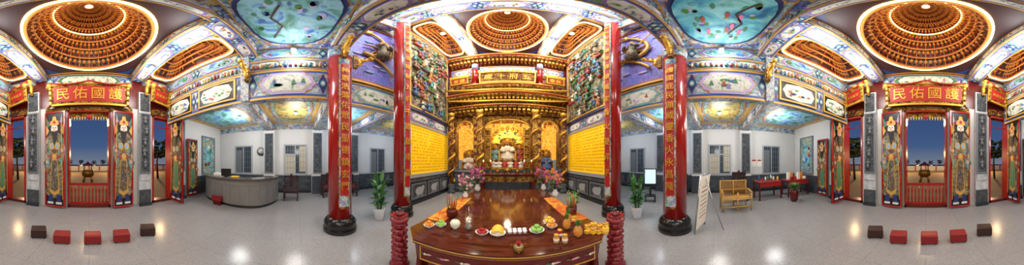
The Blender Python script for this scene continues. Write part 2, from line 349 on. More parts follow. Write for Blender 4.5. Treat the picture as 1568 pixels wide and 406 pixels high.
# ---------------------------------------------------------------- domes
def pe(t,rx,ry,p): 
    return rx*math.copysign(abs(cos(t))**(2/p),cos(t)), ry*math.copysign(abs(sin(t))**(2/p),sin(t))
def holepanel(mb,x0,y0,x1,y1,z,cx,cy,rx,ry,mat,p=2):
    angs=[2*pi*i/72 for i in range(72)]+[atan2(y-cy,x-cx)%(2*pi) for x in(x0,x1) for y in(y0,y1)]; angs.sort(); vs=[];fs=[]
    for t in angs:
        ix,iy=pe(t,rx,ry,p); dx,dy=(cos(t),sin(t)); ks=[]
        if dx>1e-6: ks.append((x1-cx)/dx)
        if dx<-1e-6: ks.append((x0-cx)/dx)
        if dy>1e-6: ks.append((y1-cy)/dy)
        if dy<-1e-6: ks.append((y0-cy)/dy)
        k=min(ks); vs+=[(cx+ix,cy+iy,z),(cx+dx*k,cy+dy*k,z)]
    n=len(angs)
    for i in range(n): j=(i+1)%n; fs.append((2*i,2*i+1,2*j+1,2*j))
    mb.add(vs,fs,mat)
def dome(mb,cx,cy,z0,rx,ry,rise,levels,nb,p=2,close=.1,neon2=None):
    def rr(t): return 1-(1-close)*t
    def zz(t): return z0+rise*(1-(1-t)**1.5)
    seg=72; vs=[];fs=[]
    for l in range(levels+1):
        t=l/levels
        for i in range(seg):
            x,y=pe(2*pi*i/seg,rx*rr(t)*1.04,ry*rr(t)*1.04,p); vs.append((cx+x,cy+y,zz(t)+.07))
    for l in range(levels):
        for i in range(seg): j=(i+1)%seg; fs.append((l*seg+i,l*seg+j,(l+1)*seg+j,(l+1)*seg+i))
    fs.append(tuple(levels*seg+i for i in range(seg))); mb.add(vs,fs,'darkwood')
    for l in range(levels+1):
        t=l/levels; r=rr(t)
        pts=[(cx+pe(2*pi*i/seg,rx*r,ry*r,p)[0],cy+pe(2*pi*i/seg,rx*r,ry*r,p)[1],zz(t)) for i in range(seg)]
        mb.tube(pts,.03,'domegold',6,True)
        mb.tube([(a,b,c+.07) for a,b,c in pts],.02,'domered',6,True)
        if l<levels:
            t2=(l+.5)/levels; r2=rr(t2)
            for i in range(nb):
                a=2*pi*(i+.5*(l%2))/nb; x,y=pe(a,rx*r2,ry*r2,p); d=Vector((x,y,0)).normalized(); s_=Vector((-d.y,d.x,0)); q=Vector((cx+x,cy+y,zz(t2)))
                w=max(.01,.26*2*pi*min(rx,ry)*r2/nb); hh=min(rise/levels,.45)*.2
                mb.obox(q-d*.03,s_*w,d*.05,Vector((0,0,hh*.5)),'domegold'); mb.obox(q+Vector((0,0,-hh)),s_*w*.6,d*.035,Vector((0,0,hh*.4)),'domered')
                mb.obox(q-d*.08+Vector((0,0,hh*.5)),s_*w*.45,d*.05,Vector((0,0,hh*.25)),'domegold')
    for i in range(nb//4*2):
        a=2*pi*i/(nb//4*2); pts=[]
        for l in range(levels+1):
            t=l/levels; x,y=pe(a,rx*rr(t)*.97,ry*rr(t)*.97,p); pts.append((cx+x,cy+y,zz(t)-.02))
        mb.tube(pts,.008,'domegold',5)
    def ring(t,k,off,rad):
        mb.tube([(cx+pe(2*pi*i/seg,rx*rr(t)*k,ry*rr(t)*k,p)[0],cy+pe(2*pi*i/seg,rx*rr(t)*k,ry*rr(t)*k,p)[1],zz(t)+off) for i in range(seg)],rad,'neon',6,True)
    ring(0,1.05,-.04,.03)
    if neon2: ring(neon2,.93,-.02,.02)
    mb.lathe([(0,-.03),(rx*close*.9,-.03),(rx*close*.9,.02)],(cx,cy,z0+rise),'bulbw',20)
def ceil(nm,xh,y0,y1,z,domec,rx,ry,rise,sidep,yside0,yside1):
    m=MB()
    holepanel(m,-xh,y0,xh,y1,z,0,domec,rx,ry,'darkwood')
    pl=Pl(m,(0,0,z),(1,0,0),(0,-1,0)); pl.frame(-xh,-y1,xh,-y0,.04,'domegold',.02)
    for a in(-1,1):
        for b in(y0,y1):
            s=1 if b==y0 else -1
            pl.poly([(a*(xh-.08),-(b+s*.08)),(a*(xh-.5),-(b+s*.08)),(a*(xh-.25),-(b+s*.25)),(a*(xh-.08),-(b+s*.5))],'navy',.012)
    dome(m,0,domec,z,rx,ry,rise,10,48,2,.09,.4)
    for sx in(-1,1):
        a,b=sorted((sx*sidep[0],sx*sidep[1])); cx=(a+b)/2; cy=(yside0+yside1)/2
        holepanel(m,a,yside0,b,yside1,z,cx,cy,(b-a)*.40,(yside1-yside0)*.43,'darkwood',5)
        dome(m,cx,cy,z,(b-a)*.40,(yside1-yside0)*.43,.8,4,44,5,.25)
        pl.frame(a,-yside1,b,-yside0,.04,'domegold',.02)
    m.build('ceiling_'+nm)
ceil('entry',1.45,-4.4,-1.0,ZE,-2.72,1.21,1.4,2.9,(1.9,2.98),-4.3,-1.3)
ceil('nave',1.5,3.0,6.65,ZN,4.85,1.36,1.55,3.0,(1.95,3.15),3.2,6.5)
def longbeam(nm,x0,x1,y0,y1,z0,z1,n,bot='blueflor',lat='tealflor'):
    m=MB(); m.box(x0,y0,z0,x1,y1,z1,'blueflor')
    L=Pl(m,(x0,0,0),(0,-1,0),(0,0,1)); R=Pl(m,(x1,0,0),(0,1,0),(0,0,1))
    beamdecor(L,-y1,z0,-y0,z1,n,lat,'land3','purple'); beamdecor(R,y0,z0,y1,z1,n,lat,'land3','purple')
    B=Pl(m,(0,0,z0),(0,1,0),(1,0,0)); beamdecor(B,y0,x0,y1,x1,n,bot,'land3','purple',.01)
    m.build('trim_'+nm)
for sx in(-1,1):
    a,b=sorted((sx*1.45,sx*1.9)); longbeam('entry_beam',a,b,-4.42,-1.15,4.85,ZE+.1,3)
    a,b=sorted((sx*1.5,sx*1.95)); longbeam('nave_beam',a,b,3.0,6.62,8.4,ZN+.1,4)
def crossbeam(nm,x0,x1,y0,y1,z0,z1,n):
    m=MB(); m.box(x0,y0,z0,x1,y1,z1,'lightflor')
    beamdecor(Pl(m,(0,y0,0),(1,0,0),(0,0,1)),x0,z0,x1,z1,n,'tealflor'); beamdecor(Pl(m,(0,y1,0),(-1,0,0),(0,0,1)),-x1,z0,-x0,z1,n,'tealflor')
    beamdecor(Pl(m,(0,0,z0),(1,0,0),(0,-1,0)),x0,-y1,x1,-y0,n,'blueflor'); m.build('trim_'+nm)
crossbeam('entry_cross_beam_side',-3.0,-1.45,-1.3,-.95,4.8,ZE+.1,2); crossbeam('entry_cross_beam_side',1.45,3.0,-1.3,-.95,4.8,ZE+.1,2)
crossbeam('entry_cross_beam',-1.45,1.45,-1.1,-.95,4.8,ZE+.1,2)
crossbeam('nave_cross_beam',-3.15,3.15,2.5,3.0,8.35,ZN+.1,5)
crossbeam('transition_beam',-3.0,3.0,.72,1.05,4.85,ZE+.15,5)
# coffer ceiling over the middle bay
m=MB(); m.box(-3.0,-.95,ZE,3.0,.75,ZE+.1,'blueflor'); pl=Pl(m,(0,0,ZE),(1,0,0),(0,-1,0))
for sx in(-1,1):
    c=sx*1.9
    pl.ell(c,.1,1.08,.84,'goldp',.02,8,p=3); pl.ell(c,.1,1.05,.81,'lightflor',.035,8,p=3); pl.ell(c,.1,.95,.72,'goldp',.045,8,p=3); pl.ell(c,.1,.93,.70,'navy',.05,24,p=2.8); pl.ell(c,.1,.88,.66,'land1' if sx<0 else 'land2',.065,24,p=2.6)
    if sx>0:
        for k in range(7):
            x=c+random.uniform(-.4,.5); y=.1+random.uniform(-.3,.3); pl.ell(x,y,.09,.035,'mred' if k%2 else 'pink',.08,10); pl.poly([(x+.07,y),(x+.13,y+.04),(x+.13,y-.04)],'mor',.08)
    for k in range(34):
        t=random.uniform(0,2*pi); q=random.uniform(.45,.95); x=c+.78*q*cos(t); y=.1+.56*q*sin(t); pl.ell(x,y,random.uniform(.03,.09),random.uniform(.02,.05),random.choice(['leaf','green','turq','lilac','mblue','leaf2']),.075,10)
    pl.line([(c-.6,.45),(c-.2,.25),(c+.1,.38),(c+.5,.2)],.03,'brown',.08)
pl.rect(-.75,-.65,.75,.85,'lightflor',.03); pl.ell(0,.1,.6,.6,'land1',.05,8)
m.build('ceiling_middle')
m=MB(); m.box(-3.2,1.05,ZN,3.2,2.5,ZN+.1,'blueflor'); pl=Pl(m,(0,0,ZN),(1,0,0),(0,-1,0))
for c in(-2,0,2): pl.ell(c,-1.75,.85,.6,'goldp',.02,8,p=3); pl.ell(c,-1.75,.8,.55,'lightflor',.03,8,p=3); pl.ell(c,-1.75,.6,.4,'land1',.045,16)
m.build('ceiling_nave_front')
m=MB(); m.box(-3.2,.72,ZE+.15,3.2,.9,ZN+.1,'lightflor'); m.build('wall_upper_front')
m=MB(); m.box(-3.2,YD,ZE+3.15,3.2,.7,ZE+3.25,'darkwood'); m.build('ceiling_roof_entry')
# ---------------------------------------------------------------- nave side walls
def figure(mb,p,h,d,cols):
    p=Vector(p); d=Vector(d)
    r=h*.2
    mb.lathe([(r,0),(r*.85,h*.3),(r*.55,h*.55),(r*.7,h*.68),(r*.5,h*.78),(r*.2,h*.82)],p,cols[0],8)
    mb.sph(p+Vector((0,0,h*.9)),(h*.08,h*.08,h*.1),'skin' if cols[1]!='grey' else 'grey',8,6)
    mb.lathe([(h*.09,0),(h*.07,h*.06),(h*.02,h*.12)],p+Vector((0,0,h*.94)),cols[1],8)
    s=d.cross(Vector((0,0,1)))
    for k in(-1,1): mb.tube([p+s*k*r*.6+Vector((0,0,h*.72)),p+s*k*r*1.2+d*r*.4+Vector((0,0,h*.55)),p+s*k*r*.5+d*r*1.1+Vector((0,0,h*.6))],[r*.3,r*.35,r*.28],cols[0],6)
for sx,nm in((-1,'left'),(1,'right')):
    m=MB(); x0,x1=sorted((sx*XN,sx*(XN+.2)))
    m.box(x0,3.3,0,x1,YB+.3,ZN,'wallwhite'); m.box(x0,.9,3.2,x1,3.3,ZN,'wallwhite'); m.build('wall_nave_'+nm)
    u=(0,1 if sx<0 else -1,0); f=1 if sx<0 else -1
    m=MB(); pl=Pl(m,(sx*(XN-.005),0,0),u,(0,0,1)); a0,a1=sorted((f*3.35,f*6.55)); 
    pl.rect(a0,3.62,a1,8.55,'relief',.03,0); pl.frame(a0,3.6,a1,8.55,.1,'navy',.09); pl.frame(a0+.1,3.7,a1-.1,8.45,.05,'goldp',.11)
    n=Vector((-sx,0,0)); cols=['robe1','robe2','mblue','mor','green','cream','mred','turq']
    for k in range(8):
        zb=3.85+k*.56; aa=random.uniform(a0+.6,a1-.6)
        for j in range(7): q=pl.pt(min(max(aa+random.uniform(-.8,.8),a0+.35),a1-.35),zb,.07); m.sph(q,(.06,random.uniform(.12,.3),random.uniform(.05,.14)),random.choice(['relief','stonecarve','robe2']),9,6)
    for k in range(64):
        r=k%9; q=pl.pt(random.uniform(a0+.35,a1-.35),3.82+r*.48+random.uniform(-.1,.1),.11); figure(m,q,random.uniform(.34,.52),n,(random.choice(cols),random.choice(['gold','black','mred'])))
    for k in range(26):
        aa=random.uniform(a0+.35,a1-.35); zb=random.uniform(4.3,8.0)
        m.tube([pl.pt(aa,zb-.3,.05),pl.pt(aa+.05,zb,.07)],.02,'brown',5)
        for j in range(4): m.sph(pl.pt(aa+random.uniform(-.15,.15),zb+random.uniform(0,.15),.07),(.05,.13,.05),random.choice(['leaf','leaf2','green']),9,6)
    for k in range(4):
        aa=a0+.6+(k%3)*1.0; zb=4.7+k*.95; pl.poly([(aa-.3,zb),(aa+.3,zb),(aa+.22,zb+.22),(aa-.22,zb+.22)],'mred',.14,.03); pl.poly([(aa-.42,zb+.22),(aa+.42,zb+.22),(aa+.1,zb+.4),(aa-.1,zb+.4)],'goldcarve2',.18,.03)
    m.build('carved_relief_mural')
    m=MB(); pl=Pl(m,(sx*XN,0,0),u,(0,0,1)); beamdecor(pl,a0,3.12,a1,3.6,2,'blueflor','land3','purple'); m.build('trim_frieze_'+nm)
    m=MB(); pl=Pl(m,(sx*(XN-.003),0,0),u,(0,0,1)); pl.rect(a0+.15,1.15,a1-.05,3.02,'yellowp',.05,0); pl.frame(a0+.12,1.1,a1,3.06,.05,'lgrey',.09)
    for r in range(14):
        zz_=1.23+r*.125; k=a0+.28
        while k<a1-.2:
            if random.random()<.9: pl.rect(k,zz_,k+random.uniform(.02,.045),zz_+.06,'ytext',.056,.045)
            k+=.09
    m.build('donor_name_panel')
    m=MB(); pl=Pl(m,(sx*XN,0,0),u,(0,0,1)); pl.rect(a0,0,a1,1.08,'wainscot',.08,0); pl.rect(a0,1.02,a1,1.09,'lgrey',.12,0); pl.rect(a0,0,a1,.14,'skirt',.12,0); pl.rect(a0,.86,a1,.98,'stonecarve',.1,0)
    for k in range(3):
        q=a0+.15+k*1.03; pl.rect(q,.22,q+.92,.8,'stonecarve',.11,0); pl.frame(q,.22,q+.92,.8,.05,'grey',.13)
        pl.ell(q+.46,.5,.25,.16,'lgrey',.14,12); pl.ell(q+.66,.6,.08,.09,'lgrey',.15,10)
        for l in(-.15,-.05,.08,.18): pl.rect(q+.46+l,.28,q+.5+l,.42,'lgrey',.13,.1)
    m.build('baseboard_nave_'+nm)
    # dragon panel over open bay
    m=MB(); pl=Pl(m,(sx*(XN-.005),0,0),u,(0,0,1)); b0,b1=sorted((f*1.15,f*3.2))
    pl.rect(b0,4.0,b1,7.35,'purpflor',.03,0); pl.frame(b0,4.0,b1,7.35,.07,'goldp',.07); pl.frame(b0+.07,4.07,b1-.07,7.28,.05,'mred',.06)
    cx=(b0+b1)/2; R=[]
    for k in range(60):
        t=k/59; R.append(pl.pt(cx+.55*cos(t*9+.5)*(1-.35*t),4.6+2.1*t+.3*sin(t*9),.11))
    m.tube(R,[.03+.04*sin(pi*min(1,(k/59)*.9+.1)) for k in range(60)],'goldp',8)
    for k in range(4,60,3): m.leaf(R[k],pl.u*random.uniform(-.6,.6)+pl.v*.5+pl.n*.2,.14,.05,'mor',0)
    hd=R[-1]; m.sph(hd,(.07,.14,.12),'goldp',10,8); m.leaf(hd,pl.v+pl.u*.5,.3,.06,'gold',0); m.leaf(hd,pl.v-pl.u*.5,.3,.06,'gold',0); m.leaf(hd,-pl.u+pl.n*.3,.22,.08,'redmat',0)
    for e in(-.05,.05): m.sph(hd+pl.n*.06+pl.u*e+pl.v*.05,.025,'white',8,6)
    q=pl.pt(cx,5.2,.24); figure(m,q,1.0,n,('robe1','gold'))
    m.tube([pl.pt(cx-.5,4.9,.2),pl.pt(cx+.55,6.5,.2)],.02,'gold',6)
    for a_ in(.4,2.6,-.4,-2.5): m.tube([pl.pt(cx,5.7,.1),pl.pt(cx+.32*cos(a_),5.7+.35*sin(a_),.14),pl.pt(cx+.55*cos(a_+.3),5.7+.6*sin(a_+.3),.1)],[.05,.04,.02],'mor',6)
    for k in range(14): q=pl.pt(random.uniform(b0+.3,b1-.3),random.uniform(4.3,7),.05); m.sph(q,(.03,.16,.05),random.choice(['lilac','lblue']),9,6)
    m.build('dragon_mural')
    m=MB(); pl=Pl(m,(sx*XN,0,0),u,(0,0,1)); beamdecor(pl,b0,3.2,b1+.0,3.98,1,'lightflor','land3','turq')
    beamdecor(pl,b0,7.4,b1,8.0,2,'blueflor','land3','purple'); beamdecor(pl,b0,8.02,b1,8.6,2,'fret','land3','navy')
    m.build('trim_bay_frieze_'+nm)
    a,b=sorted((sx*2.72,sx*2.95)); longbeam('tie_beam',a,b,1.1,2.45,7.35,7.9,1)
# ---------------------------------------------------------------- columns
def column(x,y,r,zt,chars,off):
    m=MB()
    m.lathe([(r*1.42,0),(r*1.42,.1),(r*1.3,.13),(r*1.35,.16),(r*1.38,.24),(r*1.25,.3),(r*1.12,.34),(r*1.05,.36)],(x,y,0),'blackstone',40)
    m.lathe([(r,.35),(r,zt)],(x,y,0),'red',40)
    m.lathe([(r*1.02,zt-.45),(r*1.06,zt-.4),(r*1.06,zt-.05)],(x,y,0),'blueflor',40)
    sx=1 if x<0 else -1; c0=(0 if sx>0 else pi)-off*sx; rb=r+.03
    z0,z1=(.62,zt-.6)
    def strip(ha,zA,zB,rad,mt,seg=8):
        vs=[];fs=[]
        for k in range(seg+1):
            a=c0-ha+2*ha*k/seg
            for rr_ in(rad,r*.98):
                for z in(zA,zB): vs.append((x+rr_*cos(a),y+rr_*sin(a),z))
        for k in range(seg):
            o=k*4; fs+=[(o,o+4,o+5,o+1),(o+1,o+5,o+7,o+3),(o,o+2,o+6,o+4)]
        fs+=[(0,1,3,2),(seg*4,seg*4+2,seg*4+3,seg*4+1)]
        m.add(vs,fs,mt)
    strip(.44,z0,z1,rb,'goldcarve'); strip(.38,z0+.05,z1-.05,rb+.01,'lightflor'); strip(.29,z0+.3,z1-.25,rb+.02,'redmat')
    o=m.build('red_column_round')
    n=len(chars); zs=(z1-z0-.75)/n; d=Vector((cos(c0),sin(c0),0)); u=Vector((-d.y,d.x,0))
    text(o,chars,Vector((x,y,z1-.5))+d*(rb+.035),u,(0,0,1),min(zs*.75,.22),'gold',zs,(0,0,-1))
XCc=2.78
column(-XCc,.9,.26,ZE-.26,'神恩浩蕩佑眾民聖德鎮玄門',-.02); column(XCc,.9,.26,ZE-.26,'護國庇民顯威靈香火永昌隆',-.02)
column(-2.72,2.68,.235,ZN-.37,'代天巡狩威靈顯赫五府千歲鎮南疆',.15); column(2.72,2.68,.235,ZN-.37,'奉旨安民德澤廣被萬家香火慶昇平',.15)
def corbel(x,y,z,dx,dy,s=1):
    m=MB(); d=Vector((dx,dy,0)).normalized(); p=Vector((x,y,z)); side_=Vector((-d.y,d.x,0))
    pts=[p+d*(.0)+Vector((0,0,-.5*s)),p+d*(.15*s)+Vector((0,0,-.3*s)),p+d*(.1*s)+Vector((0,0,-.12*s)),p+d*(.3*s)+Vector((0,0,-.02*s)),p+d*(.5*s)+Vector((0,0,.12*s))]
    m.tube(pts,[.03*s,.08*s,.09*s,.08*s,.05*s],'gold',8)
    m.sph(p+d*.52*s+Vector((0,0,.14*s)),(.09*s,.09*s,.08*s),'gold',10,8)
    for k in range(10):
        t=k/9; i=min(3,int(t*4)); q=pts[i].lerp(pts[i+1],t*4-i)
        m.leaf(q,side_*(1 if k%2 else -1)+d*.4+Vector((0,0,.3)),.16*s,.08*s,'goldp',.3)
    m.box(x-.05,y-.05,z-.55*s,x+.05,y+.05,z+.1*s,'goldcarve')
    m.build('gilded_corbel')
for sx in(-1,1):
    corbel(sx*2.45,.88,4.6,-sx,0,.7); corbel(sx*2.75,1.25,4.6,0,1,.8)
    corbel(sx*1.95,-4.25,4.5,-sx*.2,1,.7); corbel(sx*2.85,-1.15,4.1,-sx,0,.7)
# ---------------------------------------------------------------- door wall
m=MB()
for a,b in((-6.78,-3.15),(-2.3,-.72),(.72,2.3),(3.15,6.78)): m.box(a,YD-.25,0,b,YD,3.45,'wallwhite')
m.box(-6.78,YD-.25,3.45,6.78,YD,3.6,'wallwhite'); m.box(-3.2,YD-.25,3.6,3.2,YD,ZE+.1,'dred'); m.build('wall_front')
m=MB(); pl=Pl(m,(0,YD,0),(-1,0,0),(0,0,1))
beamdecor(pl,-1.5,4.45,1.5,ZE,1,'blueflor','land3','green'); beamdecor(pl,-2.98,4.75,-1.9,ZE,2,'blueflor','land3','green'); beamdecor(pl,1.9,4.75,2.98,ZE,2,'blueflor','land3','green')
pl.rect(-1.5,3.42,1.5,3.56,'goldcarve',.06,0); pl.rect(-3.15,3.42,-2.25,3.7,'goldcarve2',.05,0); pl.rect(2.25,3.42,3.15,3.7,'goldcarve2',.05,0)
for k in range(12):
    a=-1.4+k*.255; m.sph(pl.pt(a,4.5,.1),(.1,.05,.07),'redmat' if k%2 else 'gold',9,6)
m.build('trim_door_lintel')
for c in(-1.93,1.93,-3.5,3.5):
    w=.22 if abs(c)<3 else .28
    m=MB(); m.box(c-w,YD+.005,0,c+w,YD+.16,4.3 if abs(c)<3 else 3.55,'marbleb'); pl=Pl(m,(c,YD+.16,0),(-1,0,0),(0,0,1))
    pl.rect(-w*.8,1.25,w*.8,3.35,'stonecarve',.04,0); pl.frame(-w*.95,1.2,w*.95,3.4,.05,'grey',.06); pl.rect(-w*.8,.95,w*.8,1.17,'marbleb',.03,0); pl.rect(-w,0,w,.6,'wainscot',.06,0); pl.rect(-w*1.05,.0,w*1.05,.12,'skirt',.1,0); pl.rect(-w*.7,.18,w*.7,.52,'stonecarve',.08,0)
    if abs(c)<3: pl.rect(-w*.8,3.5,w*.8,4.25,'stonecarve',.03,0)
    for k in range(5):
        z=1.4+k*.4; q=pl.pt(random.uniform(-.06,.06),z,.05); figure(m,q,.3,(0,1,0),('grey','grey'))
    m.build('stone_pilaster')
def doorgod(pl,w,h,flip=1,kind=0):
    pl.rect(-w/2,0,w/2,h,'dred',.0,-.05); pl.frame(-w/2,0,w/2,h,.05,'red',.03); pl.rect(-w/2+.05,.05,w/2-.05,h-.05,'black',.01)
    F=lambda pts,mt,d:pl.poly([(flip*a*w/.72,b*h/3.1) for a,b in pts][::flip],mt,d)
    E=lambda a,b,ra,rb,mt,d,p=2:pl.ell(flip*a*w/.72,b*h/3.1,ra*w/.72,rb*h/3.1,mt,d,18,p=p)
    r='robe1' if kind==0 else 'robe2'
    F([(-.27,2.55),(-.33,2.95),(-.16,2.65)],'green',.02); F([(.27,2.55),(.33,2.95),(.16,2.65)],'mred',.02); F([(-.3,2.3),(-.34,2.7),(-.2,2.45)],'goldp',.024); F([(.3,2.3),(.34,2.7),(.2,2.45)],'goldp',.024)
    F([(-.28,.4),(-.1,.3),(.12,.3),(.29,.45),(.31,1.1),(.22,1.7),(-.22,1.7),(-.31,1.1)],r,.02)
    F([(-.17,.5),(0,.38),(.17,.5),(.1,1.55),(-.1,1.55)],'goldp',.028); F([(-.14,.6),(0,.5),(.14,.6),(.085,1.5),(-.085,1.5)],'robe2' if kind==0 else 'green',.034)
    F([(-.27,1.65),(.27,1.65),(.3,2.2),(.16,2.38),(-.16,2.38),(-.3,2.2)],r,.03)
    F([(-.3,2.2),(-.34,1.6),(-.3,1.2),(-.18,1.4),(-.15,2.1)],'turq' if kind==0 else 'mred',.036); F([(.3,2.2),(.34,1.7),(.26,1.3),(.14,1.6),(.15,2.1)],'turq' if kind==0 else 'mred',.036)
    F([(-.29,2.15),(-.32,1.65),(-.28,1.35),(-.2,1.5),(-.18,2.1)],r,.04); F([(.29,2.15),(.32,1.75),(.25,1.45),(.17,1.65),(.17,2.1)],r,.04)
    E(-.1,1.95,.09,.11,'goldp',.042); E(.1,1.95,.09,.11,'goldp',.042); E(-.1,1.95,.05,.07,'lblue',.046); E(.1,1.95,.05,.07,'lblue',.046); E(0,1.62,.22,.07,'mred',.044); E(0,1.62,.08,.09,'goldp',.05)
    E(0,2.5,.12,.17,'cream' if kind==0 else 'skin',.05); E(-.045,2.54,.025,.014,'black',.055); E(.045,2.54,.025,.014,'black',.055); F([(-.02,2.52),(.02,2.52),(.025,2.44),(-.025,2.44)],'skin',.058)
    E(0,2.405,.03,.012,'redmat',.058)
    F([(-.1,2.45),(-.03,2.42),(.03,2.42),(.1,2.45),(.07,2.2),(0,1.95),(-.07,2.2)],'black',.054)
    F([(-.15,2.62),(.15,2.62),(.18,2.74),(.08,2.78),(.05,2.92),(-.05,2.92),(-.08,2.78),(-.18,2.74)],'goldp',.056); E(0,2.72,.05,.05,'redmat',.062); E(-.17,2.72,.04,.04,'violet',.06); E(.17,2.72,.04,.04,'violet',.06)
    F([(-.24,.12),(-.07,.12),(-.07,.42),(-.19,.42)],'navy',.024); F([(.07,.12),(.24,.12),(.19,.42),(.07,.42)],'navy',.024); F([(-.25,.1),(-.05,.1),(-.05,.17),(-.25,.17)],'white',.03); F([(.05,.1),(.25,.1),(.25,.17),(.05,.17)],'white',.03)
    pl.line([(flip*.29*w/.72,.3),(flip*.24*w/.72,h*.9)],.02,'goldp',.055); F([(.2,2.72),(.28,2.68),(.26,2.98)],'lgrey',.058); E(.27,1.8,.05,.06,'skin',.06); E(-.25,1.45,.05,.06,'skin',.06)
    for k in range(8):
        t=k/7; pl.ell(flip*(-.3+.08*sin(t*9))*w/.72,(.5+1.6*t)*h/3.1,.025,.07,'goldp' if k%2 else 'green',.045,8)
def leaf_at(x,y,ang,w,h,flip,kind,nm):
    m=MB(); pl=Pl(m,(x,y,.05),(-cos(ang),sin(ang),0),(0,0,1)); doorgod(pl,w,h,flip,kind); m.build(nm)
leaf_at(1.13,YD+.2,.12,.72,3.3,1,0,'door_1'); leaf_at(-1.13,YD+.2,-.12,.72,3.3,-1,0,'door_2')
leaf_at(3.10,YD+.47,-pi/2,.74,3.25,1,1,'door_3'); leaf_at(-3.10,YD+.47,pi/2,.74,3.25,-1,1,'door_4')
leaf_at(4.3,YD+.12,0,.62,2.6,1,1,'door_5'); leaf_at(-4.3,YD+.12,0,.62,2.6,-1,1,'door_6')
for sx in(-1,1):
    m=MB(); pl=Pl(m,(sx*5.6,YD+.002,0),(-1,0,0),(0,0,1))
    pl.rect(-.5,1.0,.5,2.9,'tealflor',.04,0); pl.frame(-.55,.95,.55,2.95,.07,'grey',.06); pl.ell(0,1.9,.3,.6,'land1',.055,16)
    for k in range(6): pl.ell(random.uniform(-.3,.3),random.uniform(1.3,2.6),.08,.1,random.choice(['mred','white','green','goldp']),.066,10)
    pl.rect(-.9,0,.95,.9,'wainscot',.03,0)
    m.build('painted_wall_panel')
for i,(a,b) in enumerate(((-.72,.72),(2.3,3.15),(-3.15,-2.3))):
    m=MB()
    for x in(a,b-.06): m.box(x,YD-.3,0,x+.06,YD+.05,3.45,'red')
    m.box(a,YD-.3,3.36,b,YD+.05,3.45,'red'); m.box(a,YD-.3,0,b,YD+.05,.1,'dred'); 
    if i: 
        for z in (3.0,3.33): m.box(a+.06,YD-.2,z,b-.06,YD-.15,z+.03,'red')
    m.build('trim_doorframe')
m=MB()
for k in range(11): x=-.6+k*.12; m.lathe([(.018,.12),(.03,.3),(.018,.45),(.03,.6),(.018,.78)],(x,YD-.12,0),'red',8)
m.box(-.65,YD-.15,.78,.65,YD-.09,.86,'red'); m.box(-.65,YD-.15,.1,.65,YD-.09,.17,'red'); m.build('red_balustrade_gate')
m=MB(); m.box(-.65,YD-.08,3.2,.65,YD-.05,3.36,'goldcarve')
for k in range(14): x=-.6+k*.092; m.lathe([(.002,-.14),(.02,-.07),(.025,0)],(x,YD-.065,3.2),'yellow',6)
m.sph((0,YD-.03,3.2),(.1,.05,.1),'redmat',10,8); m.build('door_pelmet_banner')
def plaque(cx,cz,w,h,chars,yy,ang=0,nm='temple_name_plaque'):
    m=MB(); U=Vector((-cos(ang),sin(ang),0)); V=Vector((0,.14,1)).normalized(); pl=Pl(m,(cx,yy,cz),U,V)
    pl.rect(-w/2,-h/2,w/2,h/2,'goldcarve',.05,-.03); pl.rect(-w/2+.12,-h/2+.12,w/2-.12,h/2-.12,'redmat',.065); pl.frame(-w/2-.02,-h/2-.02,w/2+.02,h/2+.02,.06,'gold',.09)
    for a in(-1,1):
        m.sph(pl.pt(a*w/2,h/2,.08),(.1,.06,.1),'gold',10,8); m.leaf(pl.pt(a*w/2,-h/2,.05),U*a-V,.22,.14,'gold',0)
        m.leaf(pl.pt(a*w/2,h/2,.05),U*a+V,.25,.14,'redmat',0)
        for k in range(5): m.sph(pl.pt(a*w/2,-h/2+h*k/4,.09),(.05,.04,.06),'goldcarve',8,6)
    for k in range(15): m.leaf(pl.pt(-w/2+w*k/14,h/2-.02,.05),U*((k-7)*.06)+V,.15,.09,'goldp',0)
    pts=[pl.pt(-w/2+w*k/24,h/2+.08-.12*abs(sin(pi*2*k/24)),.13) for k in range(25)]; m.tube(pts,.03,'redmat',8)
    o=m.build(nm); n=len(chars); st=(w-.3)/n
    text(o,chars,pl.pt(-(n-1)/2*st,-.02,.08),U,V,min(st*.85,h*.6),'gold',st,U)
plaque(0,4.0,2.55,.82,'民佑國護',YD+.22)
plaque(2.5,4.2,.9,.66,'濟普航慈',YD+.3,.3); plaque(-2.5,4.2,.9,.66,'應感靈神',YD+.3,-.3)
# ---------------------------------------------------------------- altar facade
m=MB(); pl=Pl(m,(0,YB,0),(1,0,0),(0,0,1))
for a,b in((-3.2,-2.75),(-1.75,-1.25),(1.25,1.75),(2.75,3.2)): m.box(a,YB,1.21,b,YB+.5,4.1,'goldcarve2')
m.box(-3.2,YB,4.1,3.2,YB+.5,ZN,'dred')
pl.rect(-3.2,4.1,3.2,5.6,'goldcarve2',.03,0)
m.build('wall_altar_screen')
m=MB()
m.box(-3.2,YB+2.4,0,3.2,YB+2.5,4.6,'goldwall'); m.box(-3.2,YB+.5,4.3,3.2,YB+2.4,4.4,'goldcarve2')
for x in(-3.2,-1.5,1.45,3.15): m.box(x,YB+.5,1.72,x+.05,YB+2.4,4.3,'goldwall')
m.build('wall_altar_niche')
m=MB()
def bracketrow(x0,x1,z,n,y,dep,h,mt='goldcarve',m2='gold'):
    w=(x1-x0)/n
    for k in range(n):
        c=x0+w*(k+.5)
        for l in range(3):
            m.box(c-w*.16*(l+1)*.9,y-dep*(l+1)/3,z+h*l/3,c+w*.16*(l+1)*.9,y,z+h*(l+.75)/3,mt if l%2==0 else m2)
    m.box(x0,y-dep*1.05,z+h,x1,y,z+h*1.12,'domered'); m.box(x0,y-dep*1.1,z+h*1.12,x1,y,z+h*1.2,'gold')
bracketrow(-2.98,2.98,4.15,26,YB-.035,.35,.35); bracketrow(-2.98,2.98,4.75,30,YB-.035,.55,.4); bracketrow(-2.1,2.1,5.25,22,YB-.2,.5,.35)
bracketrow(-2.98,2.98,7.55,30,YB-.035,.5,.5,'goldcarve2','domegold')
